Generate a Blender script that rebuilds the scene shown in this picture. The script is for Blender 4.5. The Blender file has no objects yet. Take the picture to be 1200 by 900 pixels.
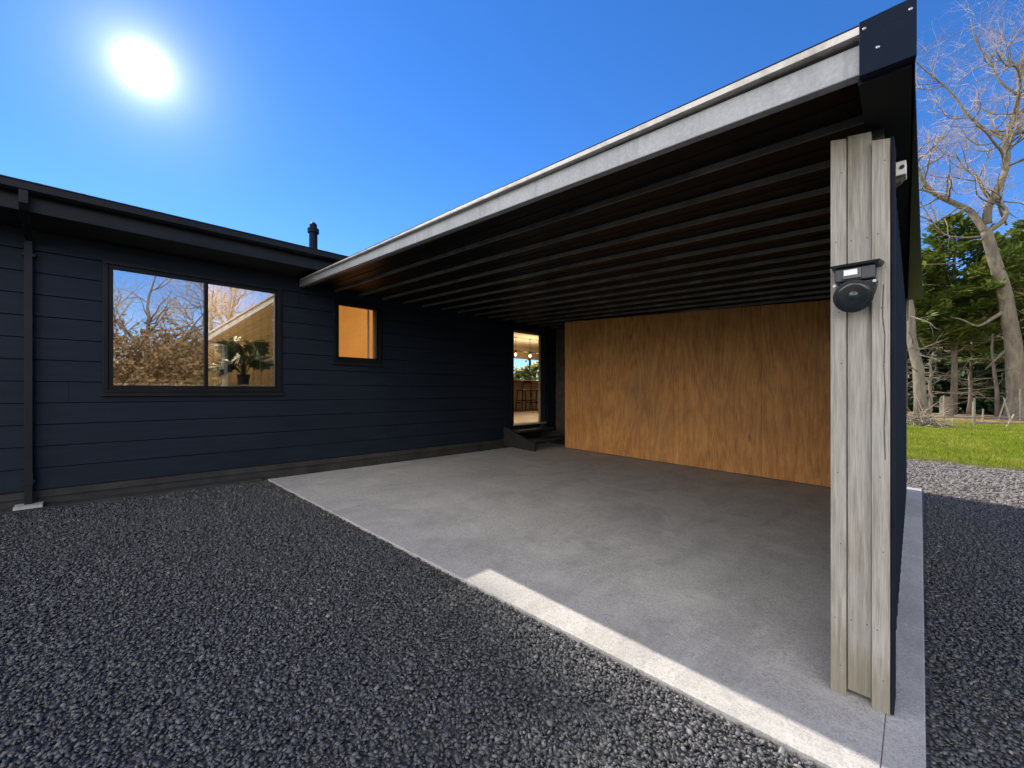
import bpy, bmesh, math, random
import numpy as np
from mathutils import Vector, Matrix, Quaternion
rnd = random.Random(7)
PI = math.pi
S = bpy.context.scene
COL = S.collection
H0 = 1.25                       # eye height above the ground datum
# axes: x = away from the long house wall, y = along it, z = up. The yard falls gently away from the house.
def H(x):
    return max(-0.07, min(0.27, -0.048 * x))
def Z(z):                       # heights measured from eye level -> world
    return z + H0

# ------------------------------------------------------------------ materials
def new_mat(name):
    m = bpy.data.materials.new(name); m.use_nodes = True
    nt = m.node_tree; b = nt.nodes['Principled BSDF']
    return m, nt, b
def N(nt, t, **kw):
    n = nt.nodes.new(t)
    for k, v in kw.items():
        if k.startswith('i_'): n.inputs[k[2:].replace('_', ' ')].default_value = v
        else: setattr(n, k, v)
    return n
def ramp(nt, fac, stops):
    r = nt.nodes.new('ShaderNodeValToRGB')
    el = r.color_ramp.elements
    while len(el) < len(stops): el.new(0.5)
    for e, (p, c) in zip(el, stops):
        e.position = p; e.color = (c[0], c[1], c[2], 1)
    nt.links.new(fac, r.inputs[0]); return r.outputs[0]
def coords(nt, scale=(1,1,1), rot=(0,0,0), kind='Object'):
    t = nt.nodes.new('ShaderNodeTexCoord'); m = nt.nodes.new('ShaderNodeMapping')
    m.inputs['Scale'].default_value = scale; m.inputs['Rotation'].default_value = rot
    nt.links.new(t.outputs[kind], m.inputs[0]); return m.outputs[0]
def noise(nt, vec, scale, detail=4, rough=.55, dist=0):
    n = nt.nodes.new('ShaderNodeTexNoise')
    n.inputs['Scale'].default_value = scale; n.inputs['Detail'].default_value = detail
    n.inputs['Roughness'].default_value = rough; n.inputs['Distortion'].default_value = dist
    nt.links.new(vec, n.inputs['Vector']); return n.outputs['Fac']
def bump(nt, b, h, strength=.3, dist=.01):
    n = nt.nodes.new('ShaderNodeBump'); n.inputs['Strength'].default_value = strength
    n.inputs['Distance'].default_value = dist
    nt.links.new(h, n.inputs['Height']); nt.links.new(n.outputs[0], b.inputs['Normal'])
def mix(nt, fac, a, c, mode='MIX'):
    n = nt.nodes.new('ShaderNodeMix'); n.data_type = 'RGBA'; n.blend_type = mode
    for sock, val in ((n.inputs['Factor'], fac), (n.inputs['A'], a), (n.inputs['B'], c)):
        if hasattr(val, 'links'): nt.links.new(val, sock)
        elif isinstance(val, (int, float)): sock.default_value = val
        else: sock.default_value = (val[0], val[1], val[2], 1)
    # colour sockets are the third pair
    return n
def mixc(nt, fac, a, c, mode='MIX'):
    n = nt.nodes.new('ShaderNodeMix'); n.data_type = 'RGBA'; n.blend_type = mode
    fs = n.inputs[0]; sa = n.inputs[6]; sb = n.inputs[7]
    for sock, val in ((fs, fac), (sa, a), (sb, c)):
        if hasattr(val, 'is_output'): nt.links.new(val, sock)
        elif isinstance(val, (int, float)): sock.default_value = val
        else: sock.default_value = (val[0], val[1], val[2], 1)
    return n.outputs[2]

def simple(name, col, rough=.5, metal=0, var=.25, scale=6, bmp=.0, spec=.5):
    m, nt, b = new_mat(name)
    v = coords(nt)
    f = noise(nt, v, scale, 6)
    lo = [c * (1 - var) for c in col]; hi = [min(1, c * (1 + var)) for c in col]
    nt.links.new(ramp(nt, f, [(.3, lo), (.7, hi)]), b.inputs['Base Color'])
    b.inputs['Roughness'].default_value = rough; b.inputs['Metallic'].default_value = metal
    b.inputs['Specular IOR Level'].default_value = spec
    if bmp: bump(nt, b, noise(nt, v, scale * 12, 3), bmp, .004)
    return m

M = {}
def build_mats():
    # painted weatherboard
    m, nt, b = new_mat('navy_paint'); v = coords(nt)
    f = noise(nt, v, 1.3, 5); g = noise(nt, coords(nt, (.6, .6, 9)), 3, 4)
    c = ramp(nt, f, [(.3, (.0065, .0115, .0215)), (.7, (.010, .0165, .029))])
    c = mixc(nt, .35, c, ramp(nt, g, [(.4, (.005, .009, .017)), (.65, (.013, .021, .035))]))
    nt.links.new(c, b.inputs['Base Color']); b.inputs['Roughness'].default_value = .6; b.inputs['Specular IOR Level'].default_value = .22
    bump(nt, b, noise(nt, coords(nt, (1.5, 1.5, 60)), 6, 4), .12, .004); M['navy'] = m
    M['black_metal'] = simple('black_metal', (.008, .0088, .0105), .42, 0, .25, 3, 0, .2)
    M['dark_gutter'] = simple('dark_gutter', (.014, .0145, .017), .45, 0, .25, 3, 0, .2)
    M['wall_metal'] = simple('dark_wall_metal', (.009, .012, .020), .85, 0, .3, 6, 0, .15)
    M['soffit'] = simple('dark_soffit', (.0035, .0035, .004), .9)
    M['navy_metal'] = simple('navy_metal', (.006, .0115, .027), .6, .0, .2, 8, 0, .08)
    M['plinth'] = simple('plinth_board', (.032, .030, .030), .85, 0, .4, 4, .3)
    # ceiling tray
    m, nt, b = new_mat('black_tray'); v = coords(nt)
    f = noise(nt, coords(nt, (1, 6, 1)), 3, 5)
    nt.links.new(ramp(nt, f, [(.35, (.003, .003, .003)), (.7, (.007, .0067, .0064))]), b.inputs['Base Color'])
    nt.links.new(ramp(nt, f, [(.3, (.40,)*3), (.7, (.6,)*3)]), b.inputs['Roughness']); b.inputs['Specular IOR Level'].default_value = .12
    M['tray'] = m
    M['rib_highlight'] = simple('rib_highlight_tone', (.105, .10, .093), .42, 0, .5, 5)  # paler tone paints the light caught on rib fronts and undersides
    # galvanised beam
    m, nt, b = new_mat('galvanised_beam'); v = coords(nt)
    f = noise(nt, v, 5, 6, .65); g = noise(nt, v, 60, 3)
    c = ramp(nt, f, [(.25, (.25, .258, .272)), (.7, (.36, .368, .385))])
    c = mixc(nt, .25, c, ramp(nt, g, [(.4, (.2, .21, .225)), (.62, (.42, .425, .435))]))
    dr = noise(nt, coords(nt, (14, 1, 1.2)), 2, 6, .7)
    c = mixc(nt, ramp(nt, dr, [(.5, (0,)*3), (.68, (.5,)*3)]), c, (.19, .185, .18))
    nt.links.new(c, b.inputs['Base Color']); b.inputs['Roughness'].default_value = .48; b.inputs['Metallic'].default_value = .25
    M['galv'] = m
    m, nt, b = new_mat('zinc_flashing'); v = coords(nt)
    f = noise(nt, v, 9, 6, .7)
    nt.links.new(ramp(nt, f, [(.3, (.30, .27, .23)), (.5, (.52, .49, .45)), (.75, (.66, .64, .62))]), b.inputs['Base Color'])
    b.inputs['Roughness'].default_value = .45; b.inputs['Metallic'].default_value = .3; M['zinc'] = m
    # weathered timber
    m, nt, b = new_mat('weathered_timber')
    info = nt.nodes.new('ShaderNodeObjectInfo')
    t = nt.nodes.new('ShaderNodeTexCoord'); va = nt.nodes.new('ShaderNodeVectorMath'); va.operation = 'ADD'
    sc = nt.nodes.new('ShaderNodeVectorMath'); sc.operation = 'SCALE'; sc.inputs[0].default_value = (7, 3, 5)
    nt.links.new(info.outputs['Random'], sc.inputs['Scale'])
    nt.links.new(t.outputs['Object'], va.inputs[0]); nt.links.new(sc.outputs[0], va.inputs[1])
    def st(s):
        q = nt.nodes.new('ShaderNodeMapping'); q.inputs['Scale'].default_value = s
        nt.links.new(va.outputs[0], q.inputs[0]); return q.outputs[0]
    grain = noise(nt, st((45, 45, 2.2)), 2.2, 7, .65, .5)
    fine = noise(nt, st((260, 260, 5)), 1.6, 3, .6)
    blot = noise(nt, st((5, 5, 1.6)), 1.5, 4)
    c = ramp(nt, grain, [(.28, (.17, .15, .125)), (.48, (.32, .295, .26)), (.72, (.44, .415, .38))])
    c = mixc(nt, .4, c, ramp(nt, fine, [(.35, (.20, .18, .155)), (.6, (.47, .445, .41))]))
    drip = noise(nt, st((16, 16, .7)), 1.4, 6, .7, .3)
    c = mixc(nt, ramp(nt, drip, [(.50, (0,)*3), (.66, (.7,)*3)]), c, (.17, .145, .115))
    c = mixc(nt, ramp(nt, blot, [(.52, (0,)*3), (.72, (.55,)*3)]), c, (.40, .40, .40))
    sep = nt.nodes.new('ShaderNodeSeparateXYZ'); nt.links.new(t.outputs['Object'], sep.inputs[0])
    # green mould climbing from the foot, brown water stain at the head (real stains, uneven edge)
    ad = nt.nodes.new('ShaderNodeMath'); ad.operation = 'MULTIPLY_ADD'; nt.links.new(blot, ad.inputs[0])
    ad.inputs[1].default_value = .5; nt.links.new(sep.outputs['Z'], ad.inputs[2])
    c = mixc(nt, ramp(nt, ad.outputs[0], [(.22, (.55,)*3), (.40, (0,)*3)]), c, (.17, .145, .085))
    up = nt.nodes.new('ShaderNodeMath'); up.operation = 'SUBTRACT'; nt.links.new(ad.outputs[0], up.inputs[0]); up.inputs[1].default_value = 1.95
    c = mixc(nt, ramp(nt, up.outputs[0], [(.30, (0,)*3), (.62, (.6,)*3)]), c, (.26, .185, .10))
    nt.links.new(c, b.inputs['Base Color']); b.inputs['Roughness'].default_value = .85
    bump(nt, b, grain, .5, .004); M['timber'] = m
    M['dark_timber'] = simple('dark_timber', (.020, .0175, .0155), .7, 0, .35, 12, .2)
    M['grey_timber'] = simple('grey_timber', (.17, .15, .125), .85, 0, .3, 12, .3)
    M['brown_board'] = simple('brown_board', (.085, .060, .040), .75, 0, .35, 7, .2)
    # plywood
    m, nt, b = new_mat('plywood')
    info = nt.nodes.new('ShaderNodeObjectInfo')
    t = nt.nodes.new('ShaderNodeTexCoord'); va = nt.nodes.new('ShaderNodeVectorMath'); va.operation = 'ADD'
    sc = nt.nodes.new('ShaderNodeVectorMath'); sc.operation = 'SCALE'; sc.inputs[0].default_value = (13, 9, 17)
    nt.links.new(info.outputs['Random'], sc.inputs['Scale'])
    nt.links.new(t.outputs['Object'], va.inputs[0]); nt.links.new(sc.outputs[0], va.inputs[1])
    def st2(s):
        q = nt.nodes.new('ShaderNodeMapping'); q.inputs['Scale'].default_value = s
        nt.links.new(va.outputs[0], q.inputs[0]); return q.outputs[0]
    base_ = noise(nt, st2((1.5, 1.5, .22)), 1.5, 3, .5, .6)
    ml = nt.nodes.new('ShaderNodeMath'); ml.operation = 'MULTIPLY'; ml.inputs[1].default_value = 75; nt.links.new(base_, ml.inputs[0])
    sn = nt.nodes.new('ShaderNodeMath'); sn.operation = 'SINE'; nt.links.new(ml.outputs[0], sn.inputs[0])
    rg = nt.nodes.new('ShaderNodeMapRange'); rg.inputs[1].default_value = -1; nt.links.new(sn.outputs[0], rg.inputs[0])
    g1 = noise(nt, st2((11, 11, .75)), 2, 9, .74, 1.6)
    g2 = noise(nt, st2((1.1, 1.1, .9)), 1.3, 6, .65, .8)
    g3 = noise(nt, st2((70, 70, 3.5)), 2, 4)
    lo, md, hi = (.25, .085, .018), (.62, .25, .062), (.86, .44, .13)
    c = ramp(nt, g1, [(.34, lo), (.5, md), (.66, hi)])
    c = mixc(nt, .38, c, ramp(nt, rg.outputs[0], [(.05, lo), (.45, md), (.95, hi)]))
    c = mixc(nt, .36, c, ramp(nt, g2, [(.35, (.34, .125, .03)), (.5, md), (.65, hi)]))
    c = mixc(nt, .25, c, ramp(nt, g3, [(.38, (.20, .08, .022)), (.6, hi)]))
    kn = nt.nodes.new('ShaderNodeTexVoronoi'); kn.inputs['Scale'].default_value = 1.7; nt.links.new(st2((1.6, 1.6, .8)), kn.inputs['Vector'])
    c = mixc(nt, ramp(nt, kn.outputs['Distance'], [(.02, (.6,)*3), (.10, (0,)*3)]), c, (.12, .05, .02))
    d_ = noise(nt, t.outputs['Object'], .9, 5, .7)
    c = mixc(nt, ramp(nt, d_, [(.5, (0,)*3), (.75, (.5,)*3)]), c, (.26, .15, .075))
    nt.links.new(c, b.inputs['Base Color']); b.inputs['Roughness'].default_value = .62
    bump(nt, b, g1, .15, .003); M['ply'] = m
    # concrete
    m, nt, b = new_mat('concrete'); v = coords(nt)
    f = noise(nt, v, .8, 6, .6, .4); g = noise(nt, coords(nt, (1, 2.6, 1), (0, 0, .5)), 2.5, 8, .74, .4); s_ = noise(nt, v, 55, 4, .7); s2 = noise(nt, v, 150, 2)
    c = ramp(nt, f, [(.3, (.37, .352, .33)), (.7, (.52, .495, .465))])
    c = mixc(nt, .5, c, ramp(nt, g, [(.3, (.32, .304, .288)), (.5, (.47, .447, .42)), (.72, (.60, .572, .54))]))
    c = mixc(nt, .42, c, ramp(nt, s_, [(.36, (.20, .19, .18)), (.6, (.58, .56, .53))]))
    c = mixc(nt, .42, c, ramp(nt, s2, [(.36, (.15, .145, .14)), (.55, (.54, .52, .495))]))
    pat = noise(nt, coords(nt, (1.7, .8, 1), (0, 0, .9)), 1.1, 8, .75, .5)
    c = mixc(nt, ramp(nt, pat, [(.46, (0,)*3), (.62, (.42,)*3)]), c, (.21, .20, .195))
    pal = noise(nt, coords(nt, (.8, 1.6, 1), (0, 0, .3)), 2.3, 8, .75, .4)
    c = mixc(nt, ramp(nt, pal, [(.52, (0,)*3), (.70, (.4,)*3)]), c, (.62, .59, .555))
    nt.links.new(c, b.inputs['Base Color'])
    nt.links.new(ramp(nt, f, [(.3, (.8,)*3), (.7, (.95,)*3)]), b.inputs['Roughness'])
    bump(nt, b, s_, .35, .004); M['concrete'] = m
    # gravel base and stones
    m, nt, b = new_mat('gravel_base'); v = coords(nt)
    vo = nt.nodes.new('ShaderNodeTexVoronoi'); vo.inputs['Scale'].default_value = 42; nt.links.new(v, vo.inputs['Vector'])
    vc = nt.nodes.new('ShaderNodeSeparateColor'); nt.links.new(vo.outputs['Color'], vc.inputs[0])
    c = ramp(nt, vc.outputs[0], [(0, (.028, .029, .032)), (.6, (.062, .062, .066)), (1, (.16, .155, .15))])
    big = noise(nt, v, .7, 4)
    c = mixc(nt, ramp(nt, big, [(.45, (0,)*3), (.7, (.35,)*3)]), c, (.10, .088, .076))
    nt.links.new(c, b.inputs['Base Color']); b.inputs['Roughness'].default_value = .6
    inv = nt.nodes.new('ShaderNodeMath'); inv.operation = 'SUBTRACT'; inv.inputs[0].default_value = 1; nt.links.new(vo.outputs['Distance'], inv.inputs[1])
    bump(nt, b, inv.outputs[0], 1.0, .02); M['gravel'] = m
    m, nt, b = new_mat('slate_chips')
    ge = nt.nodes.new('ShaderNodeNewGeometry'); v = coords(nt)
    big = noise(nt, v, 1.1, 3)
    c = ramp(nt, ge.outputs['Random Per Island'], [(0, (.042, .043, .047)), (.5, (.072, .074, .079)), (.85, (.105, .106, .110)), (.97, (.145, .142, .138)), (1, (.22, .21, .20))])
    c = mixc(nt, ramp(nt, big, [(.5, (0,)*3), (.75, (.28,)*3)]), c, (.085, .078, .07))
    nt.links.new(c, b.inputs['Base Color'])
    b.inputs['Roughness'].default_value = .55; b.inputs['Specular IOR Level'].default_value = .5
    bump(nt, b, noise(nt, v, 120, 3), .25, .003); M['stone'] = m
    M['sunlit_stone'] = simple('sunlit_chips', (.165, .15, .142), .8, 0, .5, 14, .3)  # paler copy of the chips, sunlight put into the colour
    # grass, soil, litter
    m, nt, b = new_mat('grass_ground'); v = coords(nt)
    f = noise(nt, v, .35, 6, .65); g = noise(nt, v, 9, 5)
    c = ramp(nt, f, [(.3, (.09, .14, .014)), (.55, (.13, .18, .02)), (.75, (.17, .20, .035))])
    c = mixc(nt, .4, c, ramp(nt, g, [(.35, (.04, .075, .012)), (.65, (.12, .18, .03))]))
    nt.links.new(c, b.inputs['Base Color']); b.inputs['Roughness'].default_value = .95
    bump(nt, b, g, .8, .05); M['grass_ground'] = m
    def leafmat(name, stops, rough=.6, trans=.35, tcol=None):
        m, nt, b = new_mat(name)
        ge = nt.nodes.new('ShaderNodeNewGeometry'); v = coords(nt)
        f = noise(nt, v, .9, 4)
        c = ramp(nt, ge.outputs['Random Per Island'], stops)
        k = mixc(nt, .45, c, ramp(nt, f, [(.35, stops[0][1]), (.65, stops[-1][1])]))
        nt.links.new(k, b.inputs['Base Color']); b.inputs['Roughness'].default_value = rough
        tr = nt.nodes.new('ShaderNodeBsdfTranslucent'); ms = nt.nodes.new('ShaderNodeMixShader')
        nt.links.new(k, tr.inputs['Color'])
        ms.inputs[0].default_value = trans
        out = nt.nodes['Material Output']
        nt.links.new(b.outputs[0], ms.inputs[1]); nt.links.new(tr.outputs[0], ms.inputs[2]); nt.links.new(ms.outputs[0], out.inputs[0])
        return m
    M['blade'] = leafmat('grass_blades', [(0, (.14, .21, .008)), (.5, (.22, .30, .012)), (.9, (.29, .34, .022)), (1, (.38, .33, .07))], .95, .45)
    M['dry_blade'] = leafmat('dry_grass_blades', [(0, (.12, .15, .025)), (.5, (.20, .19, .06)), (1, (.30, .25, .12))], .7, .4)
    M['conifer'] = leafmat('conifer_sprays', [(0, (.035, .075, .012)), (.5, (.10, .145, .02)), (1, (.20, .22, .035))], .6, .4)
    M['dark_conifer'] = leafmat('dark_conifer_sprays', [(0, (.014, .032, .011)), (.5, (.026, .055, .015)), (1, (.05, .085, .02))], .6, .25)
    M['green_leaf'] = leafmat('hedge_leaves', [(0, (.04, .085, .012)), (.6, (.10, .17, .02)), (1, (.22, .27, .04))], .5, .5)
    M['brown_leaf'] = leafmat('dry_shrub_leaves', [(0, (.10, .060, .025)), (.5, (.19, .115, .045)), (1, (.28, .18, .075))], .7, .35)
    M['plant'] = leafmat('house_plant_leaves', [(0, (.010, .032, .012)), (1, (.03, .075, .022))], .35, .12)
    M['litter'] = simple('leaf_litter', (.20, .12, .055), .95, 0, .55, 3, .6)
    # bark
    def bark(name, lo, mid, hi, sc=3):
        m, nt, b = new_mat(name); f = noise(nt, coords(nt, (1, 1, .25)), sc * 2, 7, .7, .6); g = noise(nt, coords(nt), sc * .4, 4)
        c = ramp(nt, f, [(.3, lo), (.5, mid), (.7, hi)])
        c = mixc(nt, ramp(nt, g, [(.5, (0,)*3), (.7, (.5,)*3)]), c, [x * .75 for x in mid])
        nt.links.new(c, b.inputs['Base Color']); b.inputs['Roughness'].default_value = .9
        bump(nt, b, f, .7, .03); return m
    M['pale_bark'] = bark('pale_bark', (.075, .058, .043), (.155, .125, .096), (.24, .205, .16))
    M['brown_bark'] = bark('brown_bark', (.07, .052, .04), (.145, .112, .085), (.22, .18, .14))
    M['twig'] = simple('twigs', (.42, .30, .20), .85, 0, .3, 2)
    M['shrub_twig'] = simple('shrub_twigs', (.22, .135, .06), .85, 0, .35, 2)
    # glass: partly mirror, partly clear
    def glass(name, base):
        m = bpy.data.materials.new(name); m.use_nodes = True; nt = m.node_tree; nt.nodes.clear()
        o = nt.nodes.new('ShaderNodeOutputMaterial'); g = nt.nodes.new('ShaderNodeBsdfGlossy'); t = nt.nodes.new('ShaderNodeBsdfTransparent')
        g.inputs['Roughness'].default_value = .0; g.inputs['Color'].default_value = (.95, .96, .97, 1); t.inputs['Color'].default_value = (.88, .9, .89, 1)
        fr = nt.nodes.new('ShaderNodeFresnel'); 
        ge = nt.nodes.new('ShaderNodeNewGeometry'); io = nt.nodes.new('ShaderNodeMath'); io.operation = 'MULTIPLY_ADD'; io.inputs[1].default_value = 1/1.5 - 1.5; io.inputs[2].default_value = 1.5
        nt.links.new(ge.outputs['Backfacing'], io.inputs[0]); nt.links.new(io.outputs[0], fr.inputs['IOR'])
        ma = nt.nodes.new('ShaderNodeMath'); ma.operation = 'ADD'; ma.use_clamp = True; ma.inputs[1].default_value = base
        nt.links.new(fr.outputs[0], ma.inputs[0])
        ms = nt.nodes.new('ShaderNodeMixShader')
        nt.links.new(ma.outputs[0], ms.inputs[0]); nt.links.new(t.outputs[0], ms.inputs[1]); nt.links.new(g.outputs[0], ms.inputs[2]); nt.links.new(ms.outputs[0], o.inputs[0])
        return m
    M['mirror_glass'] = glass('coated_window_glass', .42)
    M['clear_glass'] = glass('clear_window_glass', .03)
    def emit(name, col, s):
        m, nt, b = new_mat(name); b.inputs['Base Color'].default_value = (*col, 1)
        b.inputs['Emission Color'].default_value = (*col, 1); b.inputs['Emission Strength'].default_value = s; return m
    M['bulb'] = emit('lit_bulb', (1, .72, .38), 10)
    M['added_lamp'] = emit('added_lamp_glow', (1, .78, .5), 55)
    m, nt, b = new_mat('lit_amber_blind'); v = coords(nt)
    c = ramp(nt, noise(nt, coords(nt, (1, 1, .6)), 2.2, 3), [(.35, (.55, .20, .035)), (.7, (.72, .30, .07))])
    nt.links.new(c, b.inputs['Base Color']); nt.links.new(c, b.inputs['Emission Color']); b.inputs['Emission Strength'].default_value = .30
    M['blind'] = m
    M['cream'] = simple('cream_wall_paint', (.66, .55, .40), .8, 0, .06, 2)
    M['ceiling_white'] = simple('ceiling_paint', (.74, .68, .58), .85, 0, .04, 2)
    m, nt, b = new_mat('tan_panelling'); w = nt.nodes.new('ShaderNodeTexWave'); w.bands_direction = 'Y'; w.inputs['Scale'].default_value = 3
    nt.links.new(coords(nt), w.inputs['Vector'])
    nt.links.new(ramp(nt, w.outputs['Fac'], [(.0, (.30, .22, .125)), (.2, (.42, .32, .19)), (1, (.44, .335, .20))]), b.inputs['Base Color']); b.inputs['Roughness'].default_value = .8
    M['tan'] = m
    m, nt, b = new_mat('floor_boards')
    br = nt.nodes.new('ShaderNodeTexBrick'); br.inputs['Scale'].default_value = 1; br.inputs['Brick Width'].default_value = 1.6; br.inputs['Row Height'].default_value = .13
    br.inputs['Mortar Size'].default_value = .004
    br.inputs['Color1'].default_value = (.20, .10, .042, 1); br.inputs['Color2'].default_value = (.27, .145, .062, 1); br.inputs['Mortar'].default_value = (.12, .06, .03, 1)
    nt.links.new(coords(nt), br.inputs['Vector']); nt.links.new(br.outputs['Color'], b.inputs['Base Color']); b.inputs['Roughness'].default_value = .35
    M['floor'] = m
    M['stone_top'] = simple('pale_worktop', (.68, .64, .58), .3, 0, .12, 5)
    M['stool'] = simple('dark_stool_wood', (.035, .016, .010), .45, 0, .3, 9)
    M['black_plastic'] = simple('black_plastic', (.018, .022, .028), .42, 0, .2, 20)
    M['lens'] = simple('glossy_lens', (.012, .02, .026), .08, 0, .2, 10)
    M['white_label'] = simple('white_label', (.78, .80, .82), .4, 0, .03, 10)
    M['white_block'] = simple('white_painted_block', (.66, .64, .60), .6, 0, .15, 30)
    M['steel'] = simple('dull_steel', (.30, .30, .30), .4, .8, .2, 40)
    M['pot'] = simple('dark_pot', (.03, .03, .035), .5)
    M['pale_plank'] = simple('pale_plank', (.27, .225, .165), .85, 0, .3, 6)
build_mats()

# ------------------------------------------------------------------ mesh helpers
class MB:
    def __init__(s): s.v = []; s.f = []
    def add(s, vs, fs):
        o = len(s.v); s.v += [tuple(p) for p in vs]; s.f += [tuple(i + o for i in f) for f in fs]; return s
    def hexa(s, p):            # p: 4 bottom (ccw from above), 4 top
        return s.add(p, [(3,2,1,0),(4,5,6,7),(0,1,5,4),(1,2,6,5),(2,3,7,6),(3,0,4,7)])
    def box(s, x0, x1, y0, y1, z0, z1):
        return s.hexa([(x0,y0,z0),(x1,y0,z0),(x1,y1,z0),(x0,y1,z0),(x0,y0,z1),(x1,y0,z1),(x1,y1,z1),(x0,y1,z1)])
    def prism_y(s, prof, ya, yb):   # (x,z) profile swept along y
        n = len(prof)
        vs = [(x, ya, z) for x, z in prof] + [(x, yb, z) for x, z in prof]
        fs = [(i, (i+1) % n, n + (i+1) % n, n + i) for i in range(n)] + [tuple(range(n-1, -1, -1)), tuple(range(n, 2*n))]
        return s.add(vs, fs)
    def tube(s, pts, rad, n=6, cap=True):
        pts = [Vector(p) for p in pts]; rings = []
        ref = Vector((.31, .17, .93))
        for i, p in enumerate(pts):
            t = (pts[min(i+1, len(pts)-1)] - pts[max(i-1, 0)])
            if t.length < 1e-9: t = Vector((0, 0, 1))
            t.normalize()
            a = t.cross(ref)
            if a.length < .05: a = t.cross(Vector((1, 0, 0)))
            a.normalize(); b = t.cross(a)
            r = rad[i] if hasattr(rad, '__len__') else rad
            rings.append([p + a * (r * math.cos(2*PI*k/n)) + b * (r * math.sin(2*PI*k/n)) for k in range(n)])
        vs = [q for r in rings for q in r]; fs = []
        for i in range(len(pts) - 1):
            for k in range(n):
                fs.append((i*n + k, i*n + (k+1) % n, (i+1)*n + (k+1) % n, (i+1)*n + k))
        if cap: fs += [tuple(range(n-1, -1, -1)), tuple((len(pts)-1)*n + k for k in range(n))]
        return s.add(vs, fs)
    def lathe(s, prof, n=24, c=(0,0,0)):
        vs = []; fs = []
        for r, z in prof:
            for k in range(n): vs.append((c[0] + r*math.cos(2*PI*k/n), c[1] + r*math.sin(2*PI*k/n), c[2] + z))
        for i in range(len(prof) - 1):
            for k in range(n): fs.append((i*n + k, i*n + (k+1) % n, (i+1)*n + (k+1) % n, (i+1)*n + k))
        fs += [tuple(range(n-1, -1, -1)), tuple((len(prof)-1)*n + k for k in range(n))]
        return s.add(vs, fs)
    def xf(s, mat):
        s.v = [tuple(mat @ Vector(p)) for p in s.v]; return s
    def build(s, name, mat, parent=None, bevel=0, smooth=False, label=None, extra=None):
        nf = len(s.f)
        if extra: s.add(extra[0].v, extra[0].f)
        o_ = world_loc(parent)
        me = bpy.data.meshes.new(name)
        me.from_pydata([(x - o_[0], y - o_[1], z - o_[2]) for x, y, z in s.v], [], s.f); me.update()
        me.materials.append(M[mat] if isinstance(mat, str) else mat)
        if extra:
            me.materials.append(M[extra[1]])
            for p in me.polygons: p.material_index = 1 if p.index >= nf else 0
        bm = bmesh.new(); bm.from_mesh(me); bmesh.ops.recalc_face_normals(bm, faces=bm.faces); bm.to_mesh(me); bm.free()
        if smooth: me.polygons.foreach_set('use_smooth', [True] * len(me.polygons))
        o = bpy.data.objects.new(name, me); COL.objects.link(o)
        if parent is not None: o.parent = parent
        if bevel:
            b = o.modifiers.new('bevel', 'BEVEL'); b.width = bevel; b.segments = 2; b.limit_method = 'ANGLE'; b.angle_limit = .6
        if label: o['label'] = label
        return o
def world_loc(p):
    v = Vector((0, 0, 0))
    while p is not None: v += p.location; p = p.parent
    return v
def tag(o, label=None, cat=None, group=None, kind=None):
    for k, v in (('label', label), ('category', cat), ('group', group), ('kind', kind)):
        if v: o[k] = v
    return o
def thing(name, label, cat, loc=(0,0,0), group=None):
    o = bpy.data.objects.new(name, None); COL.objects.link(o); o.location = loc; o.empty_display_size = .1
    return tag(o, label, cat, group)
def np_mesh(name, V, F, mat, parent=None, smooth=False):
    o_ = world_loc(parent)
    me = bpy.data.meshes.new(name); V = np.asarray(V, np.float32) - np.array(o_, np.float32); F = np.asarray(F, np.int32)
    k = F.shape[1]
    me.vertices.add(len(V)); me.vertices.foreach_set('co', V.ravel())
    me.loops.add(F.size); me.loops.foreach_set('vertex_index', F.ravel())
    me.polygons.add(len(F)); me.polygons.foreach_set('loop_start', np.arange(0, F.size, k, dtype=np.int32))
    me.polygons.foreach_set('use_smooth', np.full(len(F), smooth, dtype=bool))
    me.update(calc_edges=True); me.materials.append(M[mat])
    o = bpy.data.objects.new(name, me); COL.objects.link(o)
    if parent is not None: o.parent = parent
    return o
def copy_tree(o, parent=None):
    c = o.copy(); COL.objects.link(c)
    if parent is not None: c.parent = parent
    for ch in list(o.children): copy_tree(ch, c)
    return c
def cells(y0, y1, z0, z1, openings):
    ys = sorted({y0, y1, *[min(max(v, y0), y1) for o in openings for v in o[:2]]})
    for a, b in zip(ys, ys[1:]):
        if b - a < 1e-6: continue
        spans = [(z0, z1)]
        for (oa, ob, oz0, oz1) in openings:
            if oa < (a+b)/2 < ob:
                nx = []
                for (p, q) in spans:
                    if oz0 > p: nx.append((p, min(q, oz0)))
                    if oz1 < q: nx.append((max(p, oz1), q))
                spans = [t for t in nx if t[1] - t[0] > 1e-4]
        for p, q in spans: yield a, b, p, q
npr = np.random.default_rng(11)

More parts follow.
